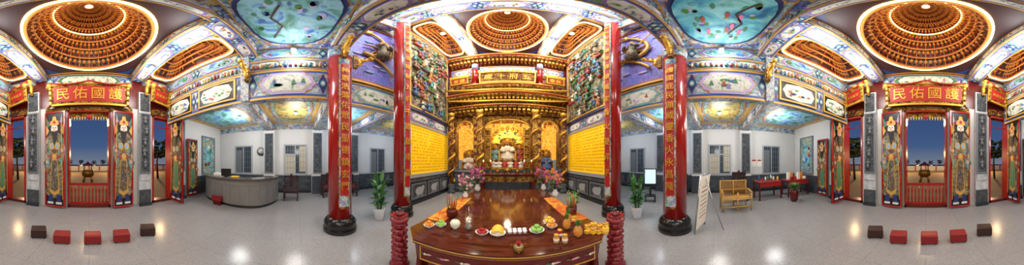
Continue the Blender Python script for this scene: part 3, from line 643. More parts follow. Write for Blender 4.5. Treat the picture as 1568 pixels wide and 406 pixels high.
for z,w,d in((4.62,2.98,.66),(5.22,2.98,.78)):
    pts=[(-w+2*w*k/30,YB-d,z+.28*(abs(k-15)/15)**3) for k in range(31)]; m.tube(pts,.045,'gold',8)
    for k in range(60):
        x=-w+2*w*(k+.5)/60; zz_=z+.28*(abs(k-29.5)/29.5)**3; m.tube([(x,YB-d-.02,zz_),(x,YB-.15,zz_+.12)],.022,'goldcarve',6)
for k in range(21):
    x=-2.8+k*.28; figure(m,(x,YB-.3,5.68 if abs(x)>1.5 else 5.62),.3,(0,-1,0),(random.choice(['gold','goldp','goldcarve']),'gold'))
m.build('gilded_bracket_eaves')
m=MB(); pl=Pl(m,(0,YB-.002,0),(1,0,0),(0,0,1))
beamdecor(pl,-1.4,6.75,1.4,7.45,1,'lightflor','land3','turq',.03); beamdecor(pl,-2.98,6.8,-1.78,7.45,1,'blueflor','land3','mred',.03); beamdecor(pl,1.78,6.8,2.98,7.45,1,'blueflor','land3','mred',.03)
pl.rect(-3.1,6.55,3.1,6.72,'goldcarve',.06,0); pl.rect(-3.1,5.65,-1.7,6.5,'redgold',.03,0); pl.rect(1.7,5.65,3.1,6.5,'redgold',.03,0)
m.build('trim_altar_frieze')
for sx in(-1,1):
    m=MB(); m.lathe([(.15,5.95),(.15,7.5)],(sx*1.6,YB-.24,0),'red',20); m.lathe([(.17,7.1),(.17,7.5)],(sx*1.6,YB-.24,0),'blueflor',20); m.lathe([(.18,5.8),(.18,5.95)],(sx*1.6,YB-.24,0),'gold',20); m.build('red_upper_column')
def plq2(cx,cz,w,h,chars):
    m=MB(); pl=Pl(m,(cx,YB-.62 if abs(cx)<1 else YB-.42,cz),(1,0,0),Vector((0,-.12,1)))
    pl.rect(-w/2,-h/2,w/2,h/2,'goldcarve',.05,-.03); pl.rect(-w/2+.1,-h/2+.1,w/2-.1,h/2-.1,'goldcarve2' if abs(cx)<1 else 'redmat',.07); pl.frame(-w/2,-h/2,w/2,h/2,.06,'gold',.1); 
    for k in range(11): m.leaf(pl.pt(-w/2+w*k/10,h/2,.05),(0,0,1),.2,.12,'gold',0)
    o=m.build('altar_name_plaque'); n=len(chars); st=(w-.3)/n; text(o,chars,pl.pt(-(n-1)/2*st,-.02,.085),(1,0,0),(0,0,1),min(.42,st*.85),'yellow',st,(1,0,0))
plq2(0,6.12,2.6,.7,'歲千府五'); plq2(-2.35,6.2,.95,.46,'安國'); plq2(2.35,6.2,.95,.46,'泰民')
def dragoncol(x,y,r,z0,z1,mt='goldcarve'):
    m=MB(); m.lathe([(r*1.6,0),(r*1.6,.15),(r*1.2,.25),(r*1.5,.4),(r*1.1,.5)],(x,y,z0),'stonecarve',16); m.lathe([(r,z0+.5),(r,z1)],(x,y,0),mt,16)
    n=70; m.tube([(x+(r+.03)*cos(k*.45),y+(r+.03)*sin(k*.45),z0+.6+(z1-z0-.8)*k/n) for k in range(n)],[.04+.02*sin(k*.3) for k in range(n)],'gold',7)
    m.lathe([(r*1.1,z1-.15),(r*1.5,z1)],(x,y,0),'gold',16); m.build('dragon_column_gilded')
for sx in(-1,1):
    dragoncol(sx*1.3,YB-.55,.13,0,4.13); dragoncol(sx*2.75,YB-.55,.12,0,4.13,'goldcarve2')
    m=MB(); pl=Pl(m,(sx*1.6,YB-.02,0),(1,0,0),(0,0,1)); pl.rect(-.13,1.25,.13,4.0,'goldcarve',.06,0); pl.rect(-.1,1.3,.1,3.95,'dred',.07); o=m.build('couplet_board')
    text(o,'五府威靈昭日月' if sx<0 else '千秋聖德耀山河',pl.pt(0,3.7,.08),(1,0,0),(0,0,1),.22,'yellow',.38,(0,0,-1))
m=MB()
for x0,x1 in((-1.2,1.2),(-2.75,-1.75),(1.75,2.75)):
    c=(x0+x1)/2; w=(x1-x0)/2; pl=Pl(m,(c,YB+.2,0),(1,0,0),(0,0,1)); n=14
    arc=[(w*cos(pi*k/n),3.35+ .5*sin(pi*k/n)) for k in range(n+1)]
    pl.poly([(w,4.09)]+arc+[(-w,4.09)],'goldcarve',.06,-.05)
    m.tube([pl.pt(a,b,.08) for a,b in arc],.04,'gold',8)
    for k in range(7): m.lathe([(.005,-.2),(.04,-.12),(.03,0)],pl.pt(-w+2*w*(k+.5)/7,3.3+.5*sin(pi*(k+.5)/7),.1),'redmat' if k%2 else 'gold',8)
for sx in(-1,1):
    pl=Pl(m,(sx*1.02,YB+.25,0),(1,0,0),(0,0,1)); pl.rect(-.18,1.22,.18,3.4,'goldcarve',.03,-.03)
    for k in range(5): pl.frame(-.16,1.3+k*.42,.16,1.66+k*.42,.03,'gold',.06)
m.build('gilded_arch_screen')
def deity(m,x,y,z,h,robe,crown='gold',beard='black'):
    m.lathe([(h*.34,0),(h*.36,h*.08),(h*.28,h*.3),(h*.2,h*.38)],(x,y-.02*h,z),robe,14,1,.8)
    m.lathe([(h*.2,h*.3),(h*.22,h*.5),(h*.2,h*.62),(h*.08,h*.69),(h*.05,h*.74)],(x,y,z),robe,14,1,.75)
    for k in(-1,1): 
        m.tube([(x+k*h*.19,y,z+h*.6),(x+k*h*.29,y-h*.05,z+h*.44),(x+k*h*.12,y-h*.22,z+h*.42)],[h*.08,h*.1,h*.07],robe,8); m.sph((x+k*h*.08,y-h*.25,z+h*.43),h*.04,'skin',8,6)
        m.sph((x+k*h*.16,y-h*.15,z+h*.1),(h*.12,h*.16,h*.1),robe,9,7)
    m.sph((x,y,z+h*.8),(h*.085,h*.09,h*.105),'skin',12,9); m.sph((x,y-h*.095,z+h*.79),(h*.015,h*.02,h*.025),'skin',6,5)
    for k in(-1,1): m.sph((x+k*h*.035,y-h*.08,z+h*.815),h*.013,'black',6,5); m.sph((x+k*h*.09,y,z+h*.8),(h*.02,h*.02,h*.035),'skin',6,5)
    m.sph((x,y-h*.085,z+h*.755),(h*.025,h*.01,h*.007),'redmat',6,5)
    if beard: m.lathe([(.002,-h*.2),(h*.03,-h*.12),(h*.05,0)],(x,y-h*.07,z+h*.75),beard,8,1,.5)
    m.lathe([(h*.1,0),(h*.11,h*.05),(h*.07,h*.1),(h*.09,h*.14),(h*.03,h*.18)],(x,y,z+h*.84),crown,12)
    m.box(x-h*.22,y,z+h*.88,x+h*.22,y+h*.02,z+h*.92,crown)
    m.sph((x,y-h*.16,z+h*.36),(h*.05,h*.02,h*.05),'gold',8,6)
def throne(m,x,y,z,w,h):
    m.box(x-w/2,y+.05,z,x+w/2,y+.15,z+h,'goldcarve'); m.sph((x,y+.1,z+h),(w/2,.08,.2),'goldcarve',14,8)
    for k in(-1,1): m.box(x+k*w/2-.04,y-.35,z,x+k*w/2+.04,y+.1,z+h*.45,'gold')
for x,y,z,h,r in((0,YB+1.5,1.705,1.3,'cream'),(-.75,YB+1.6,1.705,.95,'turq'),(.75,YB+1.6,1.705,.95,'mred')):
    m=MB(); throne(m,x,y+.1,z,h*.75,h*.95); deity(m,x,y,z,h,r); m.build('deity_statue')
for x in(-.78,-.47,-.16,.16,.47,.78):
    m=MB(); m.box(x-.14,YB+.65,1.205,x+.14,YB+.95,1.27,'gold'); deity(m,x,YB+.8,1.27,.5,random.choice(['robe1','cream','redmat']),'gold',random.choice(['black','white',None])); m.build('deity_statue')
for sx in(-1,1):
    m=MB(); throne(m,sx*2.25,YB+1.0,1.155,.8,1.0); deity(m,sx*2.25,YB+.9,1.155,1.05,'cream' if sx<0 else 'mblue'); m.build('deity_statue')
m=MB(); pl=Pl(m,(0,YB+2.39,0),(1,0,0),(0,0,1)); pl.ell(0,2.7,1.05,1.2,'nichelight',.03,30,p=3); 
for k in range(20): t=2*pi*k/20; m.sph(pl.pt(1.1*cos(t),2.9+1.0*sin(t),.07),(.14,.06,.14),'gold',8,6)
for k in range(34): m.sph(pl.pt(random.uniform(-.9,.9),random.uniform(2.4,3.7),.06),(.1,.04,.07),random.choice(['turq','green','cream','lgreen']),8,5)
m.build('golden_backdrop_screen')
m=MB(); m.box(-3.1,YB-.25,0,-1.25,YB+1.6,1.15,'wainscot'); m.box(1.25,YB-.25,0,3.1,YB+1.6,1.15,'wainscot'); m.box(-1.25,YB-.1,0,1.25,YB+2.2,1.2,'wainscot'); m.box(-1.25,YB+1.1,1.2,1.25,YB+2.2,1.7,'goldcarve2')
pl=Pl(m,(0,YB-.25,0),(1,0,0),(0,0,1))
for a in(-3.0,-2.1,1.35,2.25): pl.rect(a,.2,a+.75,.95,'stonecarve',.03,0); pl.frame(a,.2,a+.75,.95,.05,'grey',.05)
m.box(-3.1,YB-.3,1.08,-1.5,YB-.02,1.155,'grey'); m.box(1.5,YB-.3,1.08,3.1,YB-.02,1.155,'grey')
m.build('altar_plinth_stone')
def altartable(x0,x1,y0,y1,h,nm):
    m=MB(); m.box(x0,y0,h-.07,x1,y1,h,'wood'); m.box(x0+.04,y0+.03,h-.3,x1-.04,y0+.06,h-.07,'goldcarve'); m.box(x0-.05,y0-.04,h-.03,x1+.05,y1,h+.01,'dred')
    for x in(x0+.08,x1-.08):
        for y in(y0+.08,y1-.08): m.lathe([(.07,0),(.05,.08),(.035,.3),(.06,h-.3),(.07,h-.07)],(x,y,0),'dred',10)
    m.build(nm)
altartable(-1.1,1.1,5.2,5.85,1.1,'altar_table')
for x in(-1.0,-.7,.7,1.0):
    m=MB(); m.lathe([(.07,0),(.03,.04),(.02,.2),(.06,.24)],(x,5.5,1.112),'brass',12); m.lathe([(.03,.24),(.03,.5)],(x,5.5,1.112),'redmat',10); m.lathe([(.012,.5),(.02,.53),(.001,.58)],(x,5.5,1.112),'bulbw',8); m.build('altar_candle')
def censer(x,y,z,r,h):
    m=MB(); m.lathe([(r*.5,r*.35),(r*.85,r*.55),(r,h*.55),(r*.85,h*.8),(r*.75,h*.85),(r*.95,h),(r*.85,h),(r*.75,h*.88),(0,h*.86)],(x,y,z),'brass',24)
    for k in range(3): a=2*pi*k/3+.5; m.tube([(x+r*.8*cos(a),y+r*.8*sin(a),z),(x+r*.75*cos(a),y+r*.75*sin(a),z+r*.6)],[r*.12,r*.18],'brass',8)
    for s in(-1,1): m.tube([(x+s*r*.9,y,z+h*.65),(x+s*r*1.3,y,z+h*.8),(x+s*r*1.3,y,z+h*1.15),(x+s*r*1.05,y,z+h*1.2)],r*.09,'brass',8)
    m.lathe([(0,h*.92),(r*.75,h*.9)],(x,y,z),'ash',20)
    for k in range(7): a=k*2.4; m.tube([(x+r*.2*cos(a),y+r*.2*sin(a),z+h*.9),(x+r*.35*cos(a),y+r*.35*sin(a),z+h*.9+r*1.2)],.0035,'redmat',5)
    m.build('incense_burner')
censer(0,5.4,1.112,.18,.26); censer(-.4,5.4,1.112,.1,.18); censer(.4,5.4,1.112,.1,.18)
# ---------------------------------------------------------------- long offering table
TZ=.80
m=MB(); out=[(-.8,.93),(.8,.93),(1.0,1.12),(1.0,3.75),(-1.0,3.75),(-1.0,1.12)]
def prism(poly,z0,z1,mt,sc=1):
    n=len(poly); cx=0; cy=2.3; P=[(cx+(x-cx)*sc,cy+(y-cy)*sc) for x,y in poly]
    m.add([(x,y,z0) for x,y in P]+[(x,y,z1) for x,y in P],[tuple(range(n-1,-1,-1)),tuple(range(n,2*n))]+[(i,(i+1)%n,(i+1)%n+n,i+n) for i in range(n)],mt)
prism(out,TZ-.05,TZ,'wood'); prism(out,TZ-.03,TZ-.02,'goldp',1.003); prism(out,TZ-.3,TZ-.05,'dred',.965); prism(out,.08,TZ-.3,'wood',.9); prism(out,0,.08,'dred',.96)
fp=Pl(m,(0,.985,0),(1,0,0),(0,0,1))
fp.rect(-.74,TZ-.28,.74,TZ-.08,'dred',.02,0)
for k in range(9):
    a=-.68+k*.17; m.leaf(fp.pt(a,TZ-.18,.03),(1,0,.3),.07,.025,'cream',.2); m.leaf(fp.pt(a,TZ-.18,.03),(-1,0,.3),.06,.025,'green',.2); m.sph(fp.pt(a,TZ-.17,.035),(.015,.008,.015),'pink' if k%2 else 'cream',8,6)
fp.frame(-.74,TZ-.28,.74,TZ-.07,.008,'goldp',.03)
for s in(-1,1):
    for y in(1.2,2.4,3.6): m.lathe([(.07,0),(.05,.1),(.04,.3),(.06,TZ-.3)],(s*.92,y,0),'dred',12)
m.build('offering_table')
for s in(-1,1):
    m=MB(); x0,x1=sorted((s*.76,s*.995)); m.box(x0,1.45,TZ+.001,x1,2.75,TZ+.004,'cloth')
    m.box(min(s*1.004,s*1.012),1.45,TZ-.3,max(s*1.004,s*1.012),2.75,TZ+.004,'cloth'); m.build('altar_cloth_runner')
for s in(-1,1):
    m=MB(); x,y=s*1.2,1.14
    m.lathe([(.13,0),(.13,.05),(.09,.09),(.1,.12)],(x,y,0),'lanternred',20)
    for k in range(7):
        z=.12+k*.1; m.lathe([(.075,z),(.095,z+.03),(.095,z+.06),(.075,z+.09)],(x,y,0),'lanternred',20)
        for j in range(10): a=2*pi*j/10+k*.3; m.sph((x+.09*cos(a),y+.09*sin(a),z+.045),(.02,.02,.03),'lanternred',7,5)
    m.lathe([(.11,.82),(.12,.84),(.11,.87),(.06,.88),(.05,.9)],(x,y,0),'lanternred',20)
    for j in range(14): a=2*pi*j/14; m.leaf((x+.07*cos(a),y+.07*sin(a),.87),(cos(a),sin(a),.9),.07,.04,'red',0)
    for j in range(14): a=2*pi*j/14; m.leaf((x+.04*cos(a),y+.04*sin(a),.88),(cos(a)*.5,sin(a)*.5,.9),.07,.035,'lanternred',0)
    m.sph((x,y,.91),(.05,.05,.035),'dred',12,8)
    m.build('carved_lotus_stand')
def onT(px,py,z=TZ):
    e=(py-Y0)/S; d=(H-z)/tan(e); return d*sin(az(px)),d*cos(az(px))
def plate(m,x,y,r,mt='porcelain'): m.lathe([(r*.5,0),(r*.55,.01),(r,.035),(r*1.02,.04),(r*.9,.035),(r*.5,.015),(0,.014)],(x,y,TZ),mt,20)
def fruit(px,py,mt,r,n=5,pr=.1,nm='fruit_plate',pm='porcelain'):
    x,y=onT(px,py); m=MB(); plate(m,x,y,pr,pm)
    for k in range(n):
        a=2*pi*k/max(n-1,1); q=pr*.5 if k<n-1 else 0; zz_=TZ+.02+r+(0 if k<n-1 else r*1.1)
        m.sph((x+q*cos(a),y+q*sin(a),zz_),(r,r,r*.92),mt,12,9); m.tube([(x+q*cos(a),y+q*sin(a),zz_+r*.8),(x+q*cos(a)+.004,y+q*sin(a),zz_+r*1.15)],.003,'brown',5)
    m.build(nm)
fruit(657,348,'orange',.026,5,.062); fruit(675,347,'lgreen',.025,6,.062); fruit(738,359,'redmat',.022,7,.066,'fruit_plate','porcelain')
fruit(822,356,'lgreen',.03,6,.078); fruit(841,342,'yellow',.028,5,.07); fruit(845,349,'orange',.024,5,.06)
x,y=onT(697,350); m=MB(); plate(m,x,y,.05); m.sph((x,y,TZ+.07),(.058,.058,.055),'melon',18,12); m.tube([(x,y,TZ+.12),(x+.01,y,TZ+.145)],.006,'leaf2',6); m.build('melon_on_plate')
x,y=onT(762,360); m=MB(); plate(m,x,y,.08)
for k in range(6):
    o=-.045+k*.018; pts=[(x-.06+.12*t,y+o+.015*sin(pi*t),TZ+.04+.035*sin(pi*t)+.003*k) for t in [j/7 for j in range(8)]]; m.tube(pts,[.004,.01,.014,.015,.015,.013,.009,.004],'yellow',8)
m.build('bananas_on_plate')
x,y=onT(792,358); m=MB(); m.box(x-.1,y-.04,TZ,x+.1,y+.05,TZ+.012,'dred')
for k in range(4):
    for j in range(2): m.lathe([(.014,0),(.02,.025),(.022,.04),(.018,.04),(.013,.015),(0,.014)],(x-.075+k*.05,y-.02+j*.048,TZ+.012),'porcelain',14)
m.build('tea_cup_tray')
m=MB()
for i in range(4):
    for j in range(2):
        for k in range(2+(i%2)): x,y=onT(900+i*9,358-j*8); m.bbox((x,y,TZ+.015+k*.028),.062,.045,.026,random.uniform(-.2,.3),'yellow' if (i+j+k)%3 else 'goldp',.005); m.rbox((x,y,TZ+.0285+k*.028),.03,.02,.002,0,'redmat')
m.build('biscuit_packets')
def pine(px,py,s=1):
    x,y=onT(px,py); m=MB(); m.sph((x,y,TZ+.09*s),(.055*s,.055*s,.09*s),'orange',14,10)
    for k in range(8):
        for j in range(9): a=2*pi*(j+.5*(k%2))/9; t=pi*(k+1)/9; m.sph((x+.055*s*sin(t)*cos(a),y+.055*s*sin(t)*sin(a),TZ+.09*s-.09*s*cos(t)),.012*s,'bamboo',5,4)
    for k in range(16): a=k*2.4; m.leaf((x,y,TZ+.17*s),(cos(a)*.5*(k/16+.2),sin(a)*.5*(k/16+.2),1),.13*s,.03*s,'leaf2',.3,4)
    m.build('pineapple')
pine(868,350,.7); pine(885,362,.7); pine(871,340,.65)
for px,py,mt in((852,372,'yellow'),(865,372,'orange'),(857,364,'redmat')):
    x,y=onT(px,py); m=MB(); m.lathe([(.022,0),(.026,.01),(.026,.075),(.02,.085),(.02,.09)],(x,y,TZ),'bamboo' if mt!='redmat' else 'redmat',16); m.lathe([(.022,.088),(.022,.105),(.001,.105)],(x,y,TZ),'gold',16); m.lathe([(.0265,.025),(.0265,.06)],(x,y,TZ),'paper',16); m.build('offering_jar')
x,y=onT(794,386); censer(x,y,TZ,.045,.075)
for px,py in((692,332),(875,328)):
    x,y=onT(px,py); m=MB(); m.lathe([(.06,0),(.075,.02),(.08,.1),(.07,.12),(.06,.12),(0,.11)],(x,y,TZ),'dred',18)
    for k in range(26): a=k*2.4; q=.05*sqrt(k/26); m.tube([(x+q*cos(a),y+q*sin(a),TZ+.11),(x+q*1.9*cos(a),y+q*1.9*sin(a),TZ+.30+.05*sin(k))],.0035,random.choice(['bamboo','leaf2','redmat']),5)
    m.build('incense_stick_pot')
x,y=onT(718,352); m=MB(); m.lathe([(.03,0),(.045,.03),(.04,.07),(.02,.1),(.025,.13)],(x,y,TZ),'steel',14); m.tube([(x,y,TZ+.1),(x,y,TZ+.3)],.004,'steel',6); m.build('oil_lamp')
def bouquet(px,py,z,s,cols,nm='flower_vase',pot='porcelain',fl=True):
    x,y=onT(px,py,z); m=MB()
    m.lathe([(.06*s,0),(.1*s,.06*s),(.11*s,.14*s),(.06*s,.22*s),(.08*s,.27*s),(.06*s,.26*s)],(x,y,z),pot,18)
    for k in range(16):
        a=k*2.4; L=(.3+.45*((k*7)%10)/10)*s; q=(.06+.16*(k%5)/5)*s; tip=Vector((x+q*cos(a)*1.6,y+q*sin(a)*1.6,z+.25*s+L)); m.tube([(x,y,z+.24*s),(x+q*.6*cos(a),y+q*.6*sin(a),z+.25*s+L*.6),tip],.006*s,'leaf2',5)
        for e in range(2): m.leaf((x,y,z+(.25+.15*e)*s),(cos(a+1+e),sin(a+1+e),.9),.3*s,.09*s,'leaf',.8)
        for j in range(3 if fl else 1):
            c=tip+Vector((random.uniform(-.06,.06),random.uniform(-.06,.06),random.uniform(-.18,.04)))*s; mt=random.choice(cols)
            for i in range(5): t=2*pi*i/5; m.sph(c+Vector((cos(t),-.2,sin(t)))*.026*s,(.023*s,.01*s,.023*s),mt,7,5)
            m.sph(c+Vector((0,-.012*s,0)),.01*s,'yellow',6,5)
    m.build(nm)
bouquet(713,303,.8,.56,['violet','pink','cream']); bouquet(731,293,.8,.75,['violet','violet','pink']); bouquet(850,301,.8,.66,['violet','pink','orange']); bouquet(832,291,.8,.68,['redmat','violet','pink']); bouquet(880,320,.8,.36,['leaf2','lgreen','leaf'],pot='dred',fl=False)
# ---------------------------------------------------------------- potted plants
def potplant(x,y,s=1):
    m=MB(); m.lathe([(.1,0),(.105,.02),(.16,.32),(.165,.34),(.14,.34),(.13,.3),(0,.29)],(x,y,0),'porcelain',24)
    for k in range(6):
        a=k*1.05; top=Vector((x+.13*cos(a),y+.13*sin(a),.8+.12*(k%3))); m.tube([(x+.04*cos(a),y+.04*sin(a),.28),(x+.1*cos(a),y+.1*sin(a),.6),top],[.014,.011,.007],'leaf2',6)
        for j in range(6):
            t=j/5; b=Vector((x+.05*cos(a),y+.05*sin(a),.4)).lerp(top,t); aa=a+j*2.2; m.leaf(b,(cos(aa),sin(aa),.9),.28+.06*(j%2),.14,'leaf' if j%2 else 'leaf2',.9)
        m.leaf(top,(cos(a)*.3,sin(a)*.3,1),.38,.12,'leaf2',.3)
    m.build('potted_rubber_plant')
potplant(-2.87,2.0); potplant(2.98,2.03)
for x,y,mt,r in((.94,-2.28,'brown',.35),(.47,-2.2,'stool',.1),(-.06,-2.22,'stool',0),(-.57,-2.22,'stool',-.12),(-1.12,-2.3,'brown',-.35)):
    m=MB(); m.bbox((x,y-.09,.12),.29,.2,.2,r,mt,.015); m.bbox((x,y-.09,.225),.27,.18,.02,r,mt,.008)
    for a in(-1,1):
        for b in(-1,1): dx,dy=rot2(a*.11,b*.07,r); m.box(x+dx-.015,y-.09+dy-.015,0,x+dx+.015,y-.09+dy+.015,.03,'black')
    m.build('kneeling_stool')
# ---------------------------------------------------------------- reception counter
m=MB(); path=[(-5.5,-4.1),(-4.75,-3.9),(-4.3,-3.3),(-4.1,-2.6),(-4.05,-1.9),(-4.25,-1.3),(-4.8,-.95),(-5.3,-.85)]
P=[Vector((a,b,0)) for a,b in path]; sm=[]
for i in range(len(P)-1):
    p0=P[max(i-1,0)];p1=P[i];p2=P[i+1];p3=P[min(i+2,len(P)-1)]
    for k in range(6):
        t=k/6; sm.append(.5*((2*p1)+(p2-p0)*t+(2*p0-5*p1+4*p2-p3)*t*t+(3*p1-p0-3*p2+p3)*t**3))
sm.append(P[-1])
def wallstrip(z0,z1,w0,w1,mt):
    vs=[];fs=[]
    for i,p in enumerate(sm):
        t=(sm[min(i+1,len(sm)-1)]-sm[max(i-1,0)]).normalized(); n=Vector((t.y,-t.x,0))
        for w in(w0,w1):
            for z in(z0,z1): vs.append((p.x+n.x*w,p.y+n.y*w,z))
    for i in range(len(sm)-1):
        o=i*4; fs+=[(o,o+4,o+5,o+1),(o+2,o+3,o+7,o+6),(o+1,o+5,o+7,o+3),(o,o+2,o+6,o+4)]
    fs+=[(0,1,3,2),((len(sm)-1)*4,(len(sm)-1)*4+2,(len(sm)-1)*4+3,(len(sm)-1)*4+1)]
    m.add(vs,fs,mt)
wallstrip(0,.1,-.12,.02,'skirt'); wallstrip(.1,.98,-.12,.04,'counter'); wallstrip(.98,1.03,-.4,.1,'ctop'); wallstrip(.78,.795,.04,.045,'cline')
for i in range(0,len(sm),3):
    p=sm[i]; t=(sm[min(i+1,len(sm)-1)]-sm[max(i-1,0)]).normalized(); n=Vector((t.y,-t.x,0)); m.obox(p+n*.042+Vector((0,0,.45)),t*.004,n*.004,Vector((0,0,.34)),'cline')
m.build('reception_counter')
m=MB(); m.bbox((-4.5,-3.1,.06+1.035),.22,.3,.12,.2,'paper',.01); m.bbox((-4.3,-2.2,1.06),.2,.26,.05,.1,'yellow',.01); m.build('document_tray')
m=MB(); m.rbox((-4.4,-2.65,1.2),.04,.4,.28,.2,'black'); m.rbox((-4.425,-2.65,1.2),.01,.36,.24,.2,'screen'); m.box(-4.48,-2.72,1.032,-4.34,-2.58,1.05,'black') ; m.box(-4.42,-2.67,1.04,-4.39,-2.63,1.1,'black'); m.build('computer_monitor')
m=MB(); m.bbox((-3.93,-2.75,.26),.1,.4,.2,.05,'stool',.01); m.box(-3.97,-2.9,.0,-3.9,-2.6,.17,'dred'); m.build('red_donation_box')
m=MB(); m.lathe([(.0,0),(.2,0),(.22,.02),(.2,.05),(.18,.05)],(-XA+.03,-1.95,2.15),'black',28,ax=Vector((1,0,0))); m.lathe([(0,.051),(.18,.05)],(-XA+.03,-1.95,2.15),'white',28,ax=Vector((1,0,0))); m.box(-XA+.085,-1.96,2.15,-XA+.09,-1.945,2.28,'black'); m.box(-XA+.085,-1.95,2.14,-XA+.09,-1.86,2.155,'black'); m.build('wall_clock')
def chair(x,y,a,mt='dred',seat='dred',nm='carved_wood_armchair',W=.6,back=1.0):
    m=MB()
    def bx(cx,cy,cz,sx,sy,sz,mm): rx,ry=rot2(cx,cy,a); m.bbox((x+rx,y+ry,cz),sx,sy,sz,a,mm,.006)
    for i in(-1,1):
        bx(i*(W/2-.03),-.24,.33,.05,.05,.66,mt); bx(i*(W/2-.03),.24,back/2,.05,.05,back,mt); bx(i*(W/2-.03),0,.66,.06,.54,.04,mt); bx(i*(W/2-.03),0,.15,.04,.46,.04,mt)
        bx(i*(W/2-.03),-.08,.55,.03,.03,.2,mt)
    bx(0,0,.43,W,.54,.05,mt); bx(0,0,.47,W-.1,.46,.04,seat); bx(0,.24,back-.03,W,.05,.09,mt); bx(0,.24,back*.72,W*.3,.03,back*.4,mt)
    for k in(-.32,.32): bx(W*k,.24,back*.72,.03,.03,back*.45,mt)
    bx(0,-.24,.36,W,.03,.06,mt); rx,ry=rot2(0,.24,a); m.sph((x+rx,y+ry,back+.03),(.12,.05,.07),mt,12,8); m.build(nm)
chair(-5.5,-.3,pi/2,'darkwood','darkwood'); chair(-5.9,1.35,pi/2,'brown','stool','red_cushion_chair'); chair(-5.7,2.3,pi/2,'brown','stool','red_cushion_chair')
chair(5.4,-.95,-pi/2,'darkwood','darkwood','carved_wood_armchair',.6,1.15); chair(6.1,-1.1,-pi/2,'brown','stool','red_cushion_chair'); chair(6.1,1.7,-pi/2,'brown','stool','red_cushion_chair')
def settee(x,y,a):
    m=MB()
    def T(p): rx,ry=rot2(p[0],p[1],a); return (x+rx,y+ry,p[2])
    W=.46
    for i in(-W,0,W): m.tube([T((i,-.28,0)),T((i,-.28,.62))],.025,'bamboo',8); m.tube([T((i,.28,0)),T((i,.3,.95))],.025,'bamboo',8)
    for z,yy in((.4,-.28),(.4,.28),(.15,-.28),(.15,.28),(.93,.3),(.62,.29)): m.tube([T((-W,yy,z)),T((W,yy,z))],.025,'bamboo',8)
    for i in(-W,W):
        m.tube([T((i,-.32,.62)),T((i,0,.66)),T((i,.3,.62))],.028,'bamboo',8); m.tube([T((i,-.28,.4)),T((i,.28,.4))],.025,'bamboo',8)
        for k in range(4): m.tube([T((i,-.2+k*.13,.4)),T((i,-.2+k*.13,.63))],.012,'bamboo',6)
    for k in range(22): q=-W+.02+k*.042; m.tube([T((q,-.28,.43)),T((q,.28,.43))],.018,'bamboo',6); m.tube([T((q,.29,.43)),T((q,.31,.92))],.012,'bamboo',6)
    m.build('bamboo_settee')
settee(4.35,-.62,-pi/2+.12)
def rtable(x,y,w,d,h,a,nm='red_side_table'):
    m=MB(); m.bbox((x,y,h-.02),w,d,.04,a,'stool',.006)
    for i in(-1,1):
        for j in(-1,1): rx,ry=rot2(i*(w/2-.05),j*(d/2-.05),a); m.rbox((x+rx,y+ry,(h-.04)/2),.05,.05,h-.04,a,'dred')
    rx,ry=rot2(0,-d/2+.03,a); m.rbox((x+rx,y+ry,h-.12),w-.1,.02,.16,a,'redmat'); m.build(nm)
rtable(5.35,-2.15,1.1,.7,.78,-pi/2+.1); rtable(5.3,-3.55,1.2,.7,.78,-pi/2)
m=MB()
for k in range(9):
    x=5.2+.3*random.random(); y=-2.6+k*.1; c=random.choice(['redmat','steel','green','blue','paper','yellow']); h=.12+.14*random.random(); m.lathe([(.035,0),(.04,.01),(.04,h*.7),(.018,h*.85),(.018,h)],(x,y,.781),c,12)
m.build('drink_bottles')
m=MB()
for k in range(8): m.bbox((5.15+.12*(k%3),-3.98+.12*k,.782+.065+.1*(k%2)),.14,.11,.13+.2*(k%2),random.uniform(0,.5),random.choice(['redmat','goldp','paper','stool','orange']),.008)
m.build('gift_boxes')
bouq=MB(); x,y=4.4,-2.9; bouq.lathe([(.1,0),(.16,.1),(.17,.4),(.12,.5)],(x,y,0),'dred',14)
for k in range(40): a=k*2.4; bouq.leaf((x,y,.5),(cos(a),sin(a),.6+.05*k),.36,.07,'leaf2',.8)
bouq.build('potted_fern')
m=MB(); pl=Pl(m,(XA-.002,-2.05,0),(0,-1,0),(0,0,1)) 
for i in range(2): pl.rect(-.22+i*.3,1.35,.03+i*.3,1.75,'paper',.02,0); pl.rect(-.2+i*.3,1.64,.01+i*.3,1.72,'redmat',.026,0)
m.build('paper_notices')
m=MB(); x,y,a=4.6,2.5,atan2(2.5,4.6)-pi/2
def bx(cx,cy,cz,sx,sy,sz,mm): rx,ry=rot2(cx,cy,a); m.bbox((x+rx,y+ry,cz),sx,sy,sz,a,mm,.006)
bx(0,0,1.0,.50,.06,.68,'black'); bx(0,-.035,1.02,.42,.012,.56,'screen'); bx(0,0,.45,.08,.06,.46,'black'); bx(0,0,.25,.42,.35,.04,'black')
for i in(-1,1): bx(i*.18,0,.12,.05,.3,.24,'black')
m.build('television_on_stand')
m=MB(); d=Vector((.40,-.11,0)).normalized(); up=Vector((-.10,-.10,1)).normalized(); b=Vector((2.66,.42,0))
n=d.cross(up).normalized()
m.obox(b+up*.72+d*.22,d*.28,up*.62,n*.012,'board'); m.obox(b+up*.72+d*.22,d*.25,up*.58,n*.016,'paper')
for i in(-1,1): m.tube([b+d*(.22+i*.28),b+d*(.22+i*.28)+up*1.36],.014,'steel',8)
for z in(.1,1.36): m.tube([b+d*(-.06)+up*z,b+d*.5+up*z],.014,'steel',8)
m.tube([b+d*.22+up*1.3,Vector((2.85,-.15,0))],.012,'steel',8)
for k in range(8): m.obox(b+up*(.4+k*.1)+d*.22-n*.018,d*.18,up*.012,n*.001,'redmat' if k%3==0 else 'grey'); m.obox(b+up*(.4+k*.1)+d*.22+n*.018,d*.18,up*.012,n*.001,'mred' if k%3==0 else 'lgrey')
m.build('notice_board_easel')
